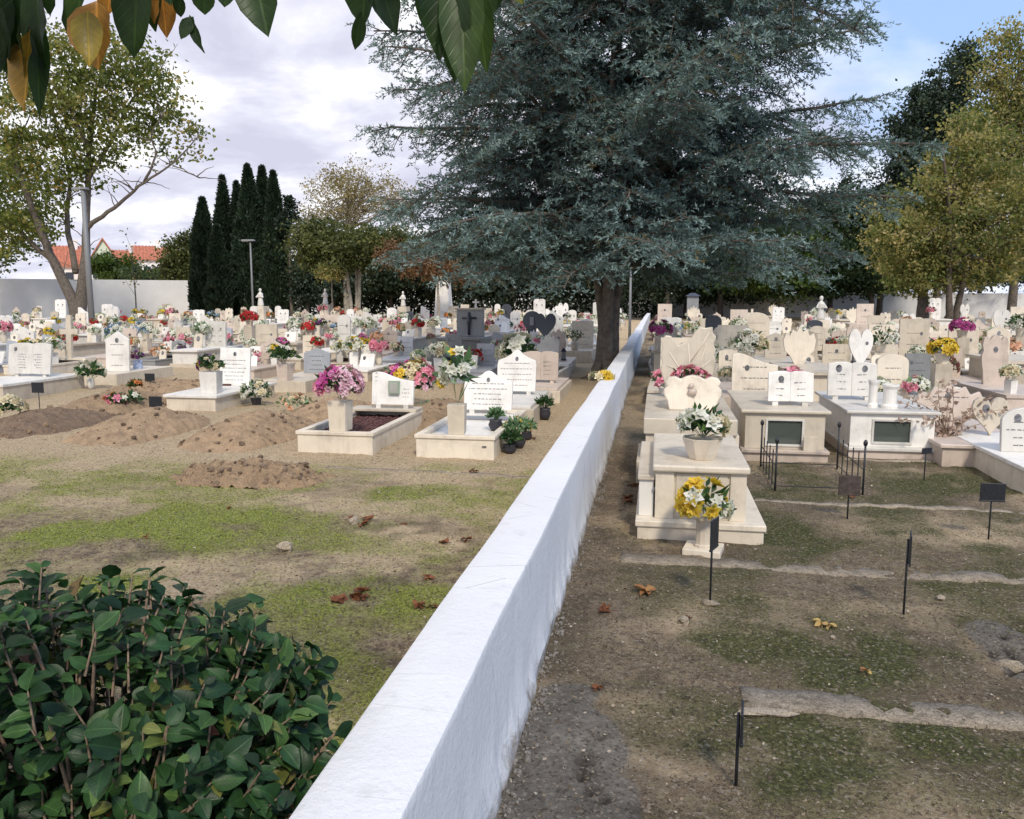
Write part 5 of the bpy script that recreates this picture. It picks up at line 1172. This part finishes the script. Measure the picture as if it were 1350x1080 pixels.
for i, (px, D, yt, hw, lb) in enumerate([(273, 62, 262, 15, 'shorter single cypress at the left of the cypress group'), (300, 64, 232, 12, 'thin cypress second from left in the cypress group'), (318, 66, 240, 13, 'cypress third from left, partly hidden by the tallest ones'), (333, 62, 217, 17, 'tall cypress behind the slim lamp post'), (352, 63, 219, 15, 'tallest dense cypress near the group centre'), (366, 61, 226, 13, 'tall cypress at the right end of the group'), (290, 60, 300, 12, 'low cypress filling the gap beside the single one')]):
    cypress(px, D, yt, hw * 1.3, lb, 40 + i, n=20000)
tree('crooked small evergreen poking out right of the cypresses', 384, 60, [E(383, 278, 7, 17, 60), E(374, 296, 8, 9, 60)], 30, 60, .22, 'cypress', tr=.12, seed=47, cr=.45, nlimb=2)
# --- middle group
tree('sparse straw-coloured tree with upright bare shoots', 455, 66, [E(440, 265, 45, 42, 66), E(480, 255, 45, 40, 66), E(415, 295, 28, 35, 66), E(525, 265, 35, 35, 66), E(450, 235, 35, 18, 66)], 520, 17, .17, 'straw', 'bark_pale', tr=.2, stems=3, seed=11, cr=.7, nlimb=130, group=BT, hollow=.1, spread=1.6)
tree('flat-topped olive green tree with slim leaning trunks', 470, 52, [E(455, 330, 62, 30, 52), E(420, 322, 32, 32, 52), E(500, 320, 45, 24, 52), E(535, 330, 30, 22, 52)], 420, 60, .2, 'olive', 'bark_pale', tr=.22, stems=3, seed=12, cr=.8, nlimb=18, group=BT, hollow=.15, spread=1.2)
tree('small dark conifer right of the cypresses', 405, 60, [E(405, 375, 20, 28, 60), E(400, 350, 10, 16, 60)], 110, 60, .22, 'darkgreen', 'bark_dark', tr=.15, seed=13, cr=.6, nlimb=3, group=BT)
tree('small yellowing sapling under the olive tree', 438, 50, [E(435, 358, 13, 12, 50)], 24, 40, .18, 'gold', tr=.06, seed=14, cr=.45, nlimb=3, group=BT)
tree('rust-brown leaved young tree by the white monument', 575, 44, [E(548, 348, 38, 14, 44), E(585, 358, 30, 13, 44), E(520, 335, 20, 14, 44), E(610, 362, 18, 10, 44)], 170, 34, .17, 'rusty', 'bark_pale', tr=.11, stems=2, seed=15, cr=.5, nlimb=16, group=BT, hollow=.15)
for i, (px, cw_, ytp, mt, lb) in enumerate([(440, 45, 330, 'darkgreen', 'dark evergreen hedge tree low behind the olive tree'), (515, 55, 320, 'darkgreen', 'dark evergreen behind the slim grey trunks'), (590, 55, 300, 'darkgreen', 'dark evergreen behind the white monument'), (660, 60, 290, 'darkgreen', 'shadowy evergreen behind the left skirts of the cedar'), (735, 60, 280, 'darkgreen', 'shadowy evergreen directly left of the cedar trunk'), (800, 55, 290, 'midgreen', 'mid green tree directly behind the cedar trunk')]):
    D = 68 + 3 * (i % 2); hh = (400 - ytp) / 2; tree(lb, px, D, [E(px, 400 - hh, cw_, hh, D)], 170, 70, .3, mt, 'bark_dark', tr=.2, seed=60 + i, cr=1.0, nlimb=4, group=BT, hollow=.1)
for i, (px, D, yt) in enumerate([(545, 48, 345), (626, 50, 352), (563, 47, 350)]):
    pass
# --- right background
for i, (px, D, bl, nc, mt, lb) in enumerate([
    (880, 62, [(880, 335, 50, 55), (850, 360, 40, 30)], 190, 'darkgreen', 'dark tree right behind the end of the white wall'),
    (950, 64, [(950, 330, 55, 60), (960, 290, 35, 40)], 240, 'midgreen', 'deep green tree filling the gap right of the wall end'),
    (1030, 58, [(1035, 340, 45, 50), (1030, 300, 30, 25), (1000, 365, 40, 22)], 260, 'brightgreen', 'brighter green tree under the right cedar boughs'),
    (1095, 66, [(1090, 320, 40, 55), (1075, 290, 25, 30), (1110, 350, 35, 40)], 240, 'darkgreen', 'dark tree with narrow top beside the bright green one'),
    (1150, 60, [(1130, 350, 42, 35), (1160, 365, 40, 22), (1100, 372, 30, 16)], 220, 'midgreen', 'spreading grey-green tree before the far right wall'),
    (1160, 64, [(1150, 275, 30, 40), (1135, 300, 32, 40), (1170, 310, 30, 50)], 220, 'midgreen', 'tree with rounded top left of the tall pine'),
    (905, 68, [(905, 375, 60, 25), (980, 375, 60, 22)], 200, 'darkgreen', 'low dark evergreen just beyond the wall end'),
    (1060, 69, [(1060, 365, 60, 28), (1000, 355, 40, 35)], 220, 'darkgreen', 'low dark evergreen beneath the brighter green tree'),
    (1110, 70, [(1110, 300, 40, 60), (1140, 370, 60, 20)], 240, 'darkgreen', 'tall dark evergreen filling the gap before the golden tree'),
    (1290, 66, [(1290, 350, 70, 35), (1340, 340, 40, 40)], 200, 'darkgreen', 'dark evergreen low behind the golden tree')]):
    tree(lb, px, D, [E(*b_, D) for b_ in bl], nc, 70, .25, mt, 'bark_dark' if i != 4 else 'bark', tr=.24, seed=80 + i, cr=.85, nlimb=8, group=BT, hollow=.15)
tree('tall jagged dark pine behind the golden tree', 1235, 60, [E(1272, 95, 18, 45, 60), E(1240, 135, 32, 50, 60), E(1208, 180, 34, 60, 60), E(1200, 250, 42, 60, 60), E(1255, 200, 40, 90, 60), E(1220, 300, 60, 60, 60)], 620, 70, .24, 'darkgreen', 'bark_dark', tr=.3, seed=90, cr=.75, nlimb=20, group=BT, hollow=.1)
tree('golden-green autumn tree with twin dark trunks at right', 1258, 42, [E(1215, 300, 75, 60, 42), E(1285, 255, 62, 80, 42), E(1280, 195, 42, 50, 42), E(1248, 232, 30, 40, 42), E(1330, 300, 60, 80, 42), E(1200, 355, 50, 28, 42), E(1290, 350, 70, 32, 42), E(1170, 300, 30, 25, 42)], 560, 46, .18, 'gold', 'bark_dark', tr=.28, stems=2, seed=91, cr=.65, nlimb=40, hollow=.1, group=BT, spread=.9)
tree('thin-crowned tall autumn tree at the right border', 1335, 46, [E(1310, 110, 22, 60, 46), E(1340, 160, 40, 80, 46), E(1300, 190, 35, 60, 46), E(1360, 90, 30, 60, 46), E(1340, 250, 50, 60, 46), E(1325, 60, 25, 30, 46)], 560, 30, .18, 'gold', 'bark', tr=.25, seed=92, cr=.7, nlimb=70, hollow=.05, group=BT)
tree('autumn tree trunk left of the twin dark trunks', 1218, 44, [E(1225, 370, 45, 18, 44), E(1195, 340, 30, 30, 44)], 90, 50, .19, 'gold', 'bark', tr=.36, seed=93, cr=.6, nlimb=8, group=BT)

pA, pB = Vector((*atD(385, 74), 0)), Vector((*atD(880, 69), 0)); t = empty('hedge', (0, 0, 0)); t.location = pA; tag(t, 'long dark hedge closing the field behind the trees and cedar', 'hedge')
n = 26000; u = rng.random(n); hh = rng.random(n) ** .8; C = np.outer(u, np.array(pB - pA)) + np.stack([rng.normal(size=n) * .2, -.6 + rng.normal(size=n) * .35, hh * (2.9 + 1.3 * fbm(u * 40, u * 0, 3))], -1); L = .28 * (.6 + .8 * rng.random(n)); Vq, Fq = leaf_quads(C, rdir(n), rdir(n), L, L * .6); fastmesh('foliage', Vq, Fq, 'darkgreen', t, var=rng.random(n))
q = MB(); d_ = pB - pA
for i in range(40): c_ = d_ * (i / 39); q.tube([c_ + Vector((0, 0, -.1)), c_ + Vector((.1, 0, 2.6))], .06, 5)
q.build('stems', 'bark_dark', t)
# --- the big blue cedar
def cedar():
    b0 = G(800, 500); t = empty('cedar', b0); tag(t, 'huge blue-grey cedar with drooping boughs left of the wall', 'tree')
    r = np.random.default_rng(17); rr_ = random.Random(17); q = MB()
    # trunk with flutes: a bundle of merged stems
    stems = []
    for i, (ax, ay, ex, ey, h, r0) in enumerate([(0, 0, .2, .1, 14, .235), (.13, .06, 1.0, .3, 11.5, .16), (-.12, .05, -1.1, .4, 11.0, .16), (.02, -.12, .1, -1.2, 9, .15), (.03, .14, .6, 1.5, 9, .15)]):
        pts = [(ax * 1.6, ay * 1.6, -.1), (ax, ay, .6), (ax * 1.2, ay * 1.2, 1.6), (ax * 1.4 + ex * .25, ay + ey * .25, 3.2), (ex * .7, ey * .7, h * .6), (ex, ey, h)]
        stems.append(tube_path(q, pts, r0, .03, 12, i, .012))
    for k in range(7):
        a = k * .9 + .3; q.tube([(math.cos(a) * .16, math.sin(a) * .16, .45), (math.cos(a) * .33, math.sin(a) * .33, .05), (math.cos(a) * .6, math.sin(a) * .6, -.05)], [.07, .075, .03], 8)
    q.build('trunk', 'bark', t, smooth=True)
    q = MB(); TW = []                       # twig segments (start, dir, length)
    def prim(z, az, Ln, rise, droop, base_):
        d = np.array([math.cos(az), math.sin(az), 0]); pts = []; K = 9
        for j in range(K + 1):
            s_ = j / K; pts.append(base_ + d * Ln * s_ + np.array([0, 0, rise * s_ * Ln - droop * s_ ** 2 * Ln]) + r.normal(size=3) * .04 * s_)
        pts = np.array(pts); q.tube([Vector(p_) for p_ in pts], [.055 * (Ln / 5) * (1 - .85 * j / K) + .006 for j in range(K + 1)], 6)
        # secondaries
        ns = int(Ln * 5.6)
        for k in range(ns):
            s_ = .22 + .78 * (k + r.random() * .6) / ns; s_ = min(s_, .995); f = s_ * K; i0 = int(f); p0 = pts[i0] + (pts[min(i0 + 1, K)] - pts[i0]) * (f - i0)
            sd = 1 if k % 2 else -1; an = az + sd * R(r.uniform(25, 75)); l2 = (.35 + .26 * Ln * (1 - s_) ** .7) * r.uniform(.7, 1.2)
            slope = r.uniform(-.85 if p0[2] > 3 else -.4, .35) - .05; d2 = unit(np.array([math.cos(an), math.sin(an), slope])); ns3 = max(3, int(l2 / .085)); 
            e2 = p0 + d2 * l2; e2[2] -= .10 * l2 ** 1.5
            q.tube([Vector(p0), Vector((p0 + e2) / 2 + [0, 0, .03]), Vector(e2)], [.014, .009, .004], 4, cap=False)
            for m_ in range(ns3 + 1):
                u_ = (m_ + .5 * r.random()) / ns3; u_ = min(u_, 1); pb = p0 + (e2 - p0) * u_ + [0, 0, .03 * 4 * u_ * (1 - u_)]
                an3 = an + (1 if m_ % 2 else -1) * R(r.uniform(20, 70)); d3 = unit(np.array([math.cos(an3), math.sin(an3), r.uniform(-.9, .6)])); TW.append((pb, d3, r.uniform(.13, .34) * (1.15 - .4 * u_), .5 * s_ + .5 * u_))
        # leader spray
        TW.append((pts[-1], unit(pts[-1] - pts[-2]), .4, 1))
    NP = 285
    for i in range(NP):
        z = 2.15 + 11.3 * (i / NP) ** 1.12 + r.uniform(-.15, .15); az = i * 2.39996 + r.uniform(-.25, .25)
        prof = np.interp(z, [1.6, 2.4, 3.6, 5.2, 7, 9, 11, 13.5], [3.0, 4.2, 4.7, 4.8, 4.5, 4.1, 3.4, 1.4]); Ln = prof * r.uniform(.5, 1.06)
        if z < 2.6: Ln *= .9
        st = stems[i % 5]; bz = min(st, key=lambda p_: abs(p_.z - z)); rise = r.uniform(-.05, .62) * (1 if z > 3 else .55); droop = r.uniform(.12, .5) * (1 if z > 3.8 else .35 + .17 * (z - 1.8)) 
        prim(z, az, Ln, rise, droop, np.array([bz.x, bz.y, z]))
    # the long boughs that reach out right against the sky, and left
    for (az, z, Ln, rs, dr) in [(R(5), 3.6, 5.8, .14, .14), (R(-8), 4.0, 5.9, .24, .16), (R(14), 4.4, 5.6, .36, .12), (R(0), 5.2, 4.9, .46, .14), (R(10), 2.9, 5.0, .12, .20), (R(6), 6.4, 4.5, .5, .12), (R(172), 3.6, 5.0, .15, .15), (R(185), 4.7, 5.0, .24, .16), (R(170), 5.5, 4.9, .30, .16), (R(188), 6.2, 4.7, .36, .2), (R(178), 2.9, 4.8, .12, .2)]:
        prim(z, az, Ln, rs, dr, np.array([0., 0., z]))
    q.build('boughs', 'bark_dark', t, smooth=True)
    pb = np.array([a_[0] for a_ in TW]); d3 = np.array([a_[1] for a_ in TW]); l3 = np.array([a_[2] for a_ in TW]); n = len(TW); print('cedar twigs', n)
    per = 15; s_ = (np.arange(per) + .5) / per; C = pb[:, None] + d3[:, None] * (l3[:, None] * s_[None])[..., None]; C[..., 2] -= (.22 * l3[:, None] * s_[None] ** 2)
    C = C.reshape(-1, 3); dd = np.repeat(d3, per, 0); A = unit(dd * .95 + r.normal(size=C.shape) * .6 + [0, 0, .22]); nn = len(C)
    L = .075 * (.6 + .8 * r.random(nn)); Vq, Fq = leaf_quads(C, A, unit(r.normal(size=C.shape)), L, L * .22 + .006)
    tv = np.repeat(r.random(n) * .35 + .45 * np.array([a_[3] for a_ in TW]) ** 1.5, per) + .3 * r.random(nn) - .05; tv = np.where(np.repeat(r.random(n), per) < .03, 1.0, np.clip(tv, 0, .88))  # outer sprays paler: new growth, and lit tips put into the colour
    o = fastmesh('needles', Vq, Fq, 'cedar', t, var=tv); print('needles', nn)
cedar()

# ------------------------------------------------------------------ houses
def house(px0, px1, D, yeave, yridge, label, wall, gable=False, wins=(), chimney=True, depth=9):
    a_, b_ = PP(px0, 392, D), PP(px1, 392, D); w_ = (b_ - a_).length; mx, my = (a_.x + b_.x) / 2, (a_.y + b_.y) / 2; t = empty('house', (mx, my, 0), math.atan2(-mx, my)); tag(t, label, 'house', 'houses beyond the boundary wall')
    ze, zr = PP(px0, yeave, D).z, PP(px0, yridge, D).z; a = w_ / 2
    mb = MB(); mb.box(-a, a, 0, depth, -.2, ze)
    if gable: mb.prism([(-a, ze), (a, ze), (0, zr)], 0, depth)
    mb.build('wall', wall, t); mb = MB(); e = .35
    if gable:
        for sg in (-1, 1):
            pr = [(0, zr + .02), (sg * (a + e), ze - .25 + .02), (sg * (a + e), ze + .05), (0, zr + .3)]; mb.prism(pr if sg < 0 else pr[::-1], -.3, depth + .3)
    else:
        pr = [(-.4, ze), (depth + .4, ze), (depth / 2, zr)]; vs = [(-a - e, y_, z_) for y_, z_ in pr] + [(a + e, y_, z_) for y_, z_ in pr]
        mb.add(vs, [(0, 1, 2), (5, 4, 3), (0, 3, 4, 1), (1, 4, 5, 2), (2, 5, 3, 0)])
        # courses of tiles as low ribs
        for k in range(int(w_ / .45)):
            x = -a + k * .45; mb.tube([(x, -.4, ze + .05), (x, depth / 2, zr + .05)], .07, 5)
    rf = mb.build('roof', 'roof', t)
    if chimney: MB().box(a * .3, a * .3 + .7, depth * .4, depth * .4 + .7, zr - 1.2, zr + .9).build('chimney', 'housewhite', rf)
    for (wx_, z0_, ww_, wh_) in wins:
        q = MB(); q.box(wx_ - ww_ / 2 - .1, wx_ + ww_ / 2 + .1, -.05, .02, z0_ - .1, z0_ + wh_ + .1); f_ = q.build('window', 'housewhite', t); MB().box(wx_ - ww_ / 2, wx_ + ww_ / 2, -.07, -.045, z0_, z0_ + wh_).build('pane', 'window', f_)
house(112, 168, 112, 366, 316, 'pale green gabled house behind the plane trunk', 'housegreen', True, [(-1, 4.2, .9, 1.1)], False)
house(76, 112, 118, 352, 322, 'white house with red roof left of the pale green gable', 'housewhite', False, [(0, 4, 1, 1.2)])
house(150, 186, 125, 350, 328, 'white house with stepped red roof just right of the pale green gable', 'housewhite', False, [(-1, 5, .9, 1.2), (1.2, 5, .9, 1.2)])
house(184, 222, 115, 343, 322, 'white house with two dark windows and red roof before the cypresses', 'housewhite', False, [(-.6, 4.6, .9, 1.3), (.9, 4.6, .9, 1.3), (-.6, 1.4, .9, 1.3)])
house(196, 216, 108, 364, 356, 'low annex with red lean-to roof under the windowed house', 'housewhite', False, (), False)
house(206, 232, 135, 346, 331, 'distant white house with red roof at the right end of houses', 'housewhite', False, [(0, 5.5, .9, 1.1)])

# ------------------------------------------------------------------ near bush
M['bushleaf'] = leafmat('glossy_shrub_leaves', [(0, (.009, .028, .011)), (.4, (.017, .052, .018)), (.78, (.032, .084, .024)), (.94, (.07, .135, .035)), (.985, (.14, .15, .04)), (1, (.14, .05, .03))], .2, rough=.45, spec=.3, veins=True)
def bush():
    r = np.random.default_rng(23); cen = PP(150, 900, 2.05); t0 = Vector((cen.x - .05, cen.y, 0)); t = empty('shrub', t0); tag(t, 'glossy dark green shrub in the near left corner beside the wall', 'shrub')
    q = MB(); tips = []
    rr_ = random.Random(4)
    lobes = [(np.array(PP(px, py, D)) - np.array(t0), np.array(rd)) for (px, py, D, rd) in [(170, 925, 2.05, (.50, .42, .33)), (40, 925, 2.0, (.40, .42, .36)), (295, 965, 1.95, (.29, .36, .24)), (130, 860, 2.3, (.45, .35, .24)), (-140, 940, 2.0, (.4, .4, .4)), (150, 1100, 1.95, (.60, .4, .32)), (335, 1060, 1.8, (.15, .25, .14)), (335, 905, 2.05, (.18, .2, .15))]]
    n_cl = 860; C, A = [], []
    for k in range(n_cl):
        c_, rd = lobes[r.choice(len(lobes), p=[.22, .15, .13, .16, .07, .15, .05, .07])]; d = unit(r.normal(size=3)); tip = c_ + d * rd * (.35 + .65 * r.random() ** .45)
        if tip[2] < .12: tip[2] = .12 + .1 * r.random()
        if tip[0] + t0.x > WL + .0 and tip[2] < HW + .05: tip[0] = WL - t0.x - .03
        rt = np.array([r.normal() * .05, r.normal() * .05, 0]); mid = (tip * .55 + rt * .45) + [0, 0, -.06] + r.normal(size=3) * .04
        if k % 7 == 0: q.tube([Vector(rt), Vector(mid), Vector(tip)], [.011, .007, .003], 6, cap=False)
        sdir = unit(tip - mid + r.normal(size=3) * .05)
        q.tube([Vector(tip - sdir * .12), Vector(tip)], [.004, .002], 5, cap=False)
        nl = r.integers(5, 9)
        for j in range(nl):
            C.append(tip - sdir * (.12 * j / nl)); side = unit(np.cross(sdir, r.normal(size=3))); A.append(unit(side * .9 + sdir * .5 + [0, 0, .1]))
    q.build('stems', 'twig', t, smooth=True)
    C, A = np.array(C), np.array(A); n = len(C)
    ctr = np.array(PP(150, 980, 2.2)) - np.array(t0); out = unit(C - ctr + [0, 0, .25]); A = unit(A * .9 + out * .35 + [0, 0, -.45]); nrm = unit(out + .35 * r.normal(size=(n, 3)) + [0, 0, .4]); W = unit(np.cross(nrm, A)); L = .057 * (.5 + .85 * r.random(n))
    rich_leaves('leaves', C, A, W, L, L * (.56 + .2 * r.random(n)), 'bushleaf', t, r.random(n), curl=.45, sag=.3)
bush()
# ------------------------------------------------------------------ overhanging tree
M['overleaf'] = leafmat('large_hanging_leaves', [(0, (.016, .035, .014)), (.5, (.03, .06, .02)), (.70, (.05, .085, .022)), (.78, (.20, .17, .03)), (.86, (.36, .22, .04)), (1, (.42, .16, .04))], .35, rough=.4, spec=.35, veins=True)
def over():
    r = np.random.default_rng(31); t0 = Vector((-2.6, -.6, 0)); t = empty('overhanging_tree', t0); tag(t, 'branch tips with large green and orange leaves hanging into the top left', 'tree')
    Dd = 1.35; q = MB()
    def W_(px, py, D=Dd): return PP(px, py, D) - t0
    tube_path(q, [(0, 0, -.1), (.05, .1, 1.2), (.2, .5, 2.3), W_(-260, -150, 1.3), W_(40, -190), W_(330, -150), W_(600, -110)], .11, .008, 10, 1, .01)
    tube_path(q, [(.2, .5, 2.3), (0, .2, 3.3), (-.1, -.1, 4.2)], .08, .02, 8, 2, .02)
    for (a_, b_) in (((40, -190), (30, -25)), ((200, -170), (150, -25)), ((330, -150), (330, -30)), ((520, -120), (490, -25)), ((600, -110), (590, -30)), ((120, -180), (100, -30)), ((250, -160), (235, -10))): tube_path(q, [W_(*a_), W_((a_[0] + b_[0]) / 2 + 8, (a_[1] + b_[1]) / 2), W_(*b_)], .007, .003, 6, 3)
    q.build('branches', 'twig', t, smooth=True)
    # (attach px,py, tip px,py, width px, var, depth)
    LV = [(28, -30, 18, 125, 60, .35, 1.3), (5, -40, -5, 110, 60, .2, 1.32), (50, -40, 42, 95, 50, .5, 1.36), (40, 40, 33, 148, 34, .88, 1.33), (-15, -10, 12, 80, 50, .1, 1.28), (48, 10, 52, 152, 26, .3, 1.38), (75, -30, 66, 22, 26, .4, 1.35),
          (110, -30, 98, 62, 34, .55, 1.38), (128, 0, 128, 92, 58, .93, 1.33), (115, 15, 118, 88, 34, .80, 1.3), (182, -50, 176, 78, 46, .3, 1.32), (196, -40, 202, 40, 28, .45, 1.35), (212, -20, 220, 50, 26, .97, 1.37), (208, -5, 200, 30, 16, .95, 1.34), (150, -40, 140, 20, 30, .95, 1.36),
          (236, -10, 238, 24, 14, .5, 1.35), (250, 20, 264, 68, 13, .3, 1.33), (255, 22, 238, 52, 16, .4, 1.33), (268, -20, 270, 20, 26, .35, 1.36), (300, -25, 296, 10, 24, .3, 1.35), (335, -45, 352, 46, 50, .45, 1.33), (225, -40, 226, 8, 30, .4, 1.33),
          (484, -55, 478, 35, 46, .25, 1.33), (476, 15, 468, 66, 17, .35, 1.32), (495, -50, 520, 42, 36, .3, 1.35), (585, -60, 578, 78, 52, .4, 1.34), (610, -50, 612, 120, 52, .66, 1.32), (600, -40, 598, 108, 40, .45, 1.3), (625, -30, 640, 92, 34, .6, 1.35), (640, -50, 650, 20, 40, .4, 1.38), (660, -40, 690, 5, 34, .74, 1.38), (570, -40, 560, 40, 30, .3, 1.37)]
    C, A, W, L, wd, va = [], [], [], [], [], []
    for (ax, ay, bx, by, w_, v_, D) in LV:
        p0, p1 = W_(ax, ay, D), W_(bx, by, D + r.uniform(-.03, .03)); d = p1 - p0; C.append(p0); L.append(d.length); A.append(d.normalized()); wv = RT + FW * r.uniform(-.5, .5); W.append(wv); wd.append(w_ / (F / D) * 1.1); va.append(v_)
    for k in range(420):                    # unseen leaves added for shade, above the frame and behind the camera
        s_ = r.random(); p0 = W_(-500 + 1150 * s_, -330 - 250 * r.random(), 1.0 + 1.0 * r.random()) if k % 2 else Vector((r.normal() * .9 + .2, r.normal() * .7 - .3, 3.4 + r.normal() * .5))
        C.append(p0); A.append(Vector(unit(np.array([r.normal() * .5, r.normal() * .5, -1])))); L.append(.10 + .05 * r.random()); wd.append(.05 + .02 * r.random()); W.append(Vector(unit(r.normal(size=3)))); va.append(r.random() ** 1.4 * .9)
    f = lambda a_: np.array([tuple(x) for x in a_], float)
    rich_leaves('leaves', f(C), f(A), f(W), np.array(L), np.array(wd), 'overleaf', t, np.array(va), curl=.5, sag=.12, shape='long')
over()

# ------------------------------------------------------------------ fallen leaves and loose stones
M['fallen'] = leafmat('fallen_leaves', [(0, (.10, .04, .02)), (.5, (.24, .09, .04)), (.8, (.32, .16, .07)), (1, (.5, .36, .14))], .15, rough=.7)
def fallen(px, py, s, va, lb, seed, n=1, grp='fallen leaves on the ground'):
    r = np.random.default_rng(seed); p = G(px, py); z = gz(p.x, p.y)
    C = np.stack([r.normal(size=n) * s * .7, r.normal(size=n) * s * .7, np.full(n, .014)], -1) if n > 1 else np.array([[0, 0, .012]])
    CC, AA, WW, LL, WD, vv = [], [], [], [], [], []
    for k in range(n):                        # each plane leaf: five lobes
        a0 = r.random() * 6.28
        for j in range(5):
            an = a0 + (j - 2) * .62; CC.append(C[k]); AA.append([math.cos(an), math.sin(an), .25 * r.normal()]); WW.append([-math.sin(an), math.cos(an), .4 * r.normal()]); LL.append(s * (1 - .16 * abs(j - 2))); WD.append(s * .42); vv.append(va + .1 * r.normal())
    o = rich_leaves('fallen_leaf' if n == 1 else 'leaf_clump', np.array(CC), unit(np.array(AA)), unit(np.array(WW)), np.array(LL), np.array(WD), 'fallen', None, np.clip(vv, 0, 1), curl=.5, sag=-.2); o.location = (p.x, p.y, z); tag(o, lb, 'leaf', grp)
FL = [(463, 790, .085, .35, 'heap of curled red-brown leaves beside the shrub', 4), (478, 788, .06, .2, 'darker red-brown leaves touching the heap by the shrub', 2), (568, 762, .055, .4, 'red-brown leaf pair on the moss left of the wall', 2), (568, 800, .06, .3, 'brown leaf clump lower down beside the wall', 3), (528, 880, .05, .5, 'orange leaf against the left foot of the wall', 1), (603, 712, .07, .3, 'flat brown leaf on tan soil left of the wall', 2), (532, 693, .05, .3, 'small brown leaf right of the pale stone', 1), (463, 692, .08, .3, 'dark brown leaves around the roundish pale stone', 3), (193, 710, .05, .75, 'lone orange leaf on the bright green moss', 1),
      (620, 622, .06, .3, 'brown leaves on the tan path near the kerbed graves', 2), (700, 580, .06, .3, 'leaves on the soil between pot plants and wall', 3), (860, 782, .09, .8, 'large curled tan leaf right of the wall', 2), (843, 775, .06, .6, 'brown leaf touching the large curled tan one', 1), (795, 808, .06, .3, 'dark red leaf at the edge of the shaded strip', 2), (790, 908, .05, .35, 'red leaf on the old concrete beside the wall', 1), (1142, 886, .045, 1.0, 'yellow leaf on the dark moss in mid right', 1), (1078, 826, .065, .97, 'pale tan leaf on the moss between the rods', 2), (832, 660, .08, .35, 'red-brown leaves between the wall and the two-tier tomb', 4), (837, 640, .06, .3, 'leaves further along the gap beside the tomb', 3), (905, 818, .045, .1, 'small dark leaf on the bare pinkish soil', 1), (1125, 657, .05, .3, 'brown leaf before the narrow strip', 1), (420, 1000, .05, .7, 'orange leaf half hidden by the shrub near the wall', 1), (655, 735, .045, .35, 'small leaf beside the wall in the middle distance', 1), (300, 668, .04, .5, 'tiny leaf behind the bright moss patch', 1), (700, 640, .045, .35, 'brown leaf on tan soil close to the wall beyond', 1)]
for i, (px, py, s, va, lb, n) in enumerate(FL): fallen(px, py, s, va, lb, 500 + i, n)
for i, (px, py, rr2, lb) in enumerate([(378, 728, (.065, .05, .045), 'pale angular stone on the moss left of the wall'), (466, 690, (.055, .04, .03), 'roundish pale stone ringed by dark leaves'), (1098, 843, (.012, .01, .01), 'tiny white pebble below the pale tan leaf'), (1240, 790, (.03, .025, .015), 'small grey stone on the right plots'), (903, 820, (.035, .025, .02), 'small brown stone on the bare pinkish soil'), (1330, 880, (.06, .04, .03), 'broken concrete lump at the right edge'), (1010, 943, (.15, .045, .010), 'flat broken slab at the left end of the broad strip')]):
    p = G(px, py); o = MB().blob((0, 0, rr2[2] * .5), rr2, 700 + i, .38, 8).build('stone', 'stone_pale', smooth=False, bev=.003, loc=(p.x, p.y, gz(p.x, p.y))); o.rotation_euler = (0, 0, i * 1.3 if i < 6 else .05); tag(o, lb, 'stone')
# withered bloom left on top of the wall
t = empty('withered_bloom', (0, 0, 0)); p = Vector((WL + .03, G(800, 500, HW).y, HW)); t.location = p; tag(t, 'withered cream bloom left on the wall top beside the cedar', 'flowers'); bouquet_meshes(t, ['cream', 'yellow'], R_=.16, H=.02, z0=0.01, nb=12, pet=.08, nl=14, leaf=.08, fol='fol_pale', seed=77, squash=.35)
bpy.context.view_layer.update()
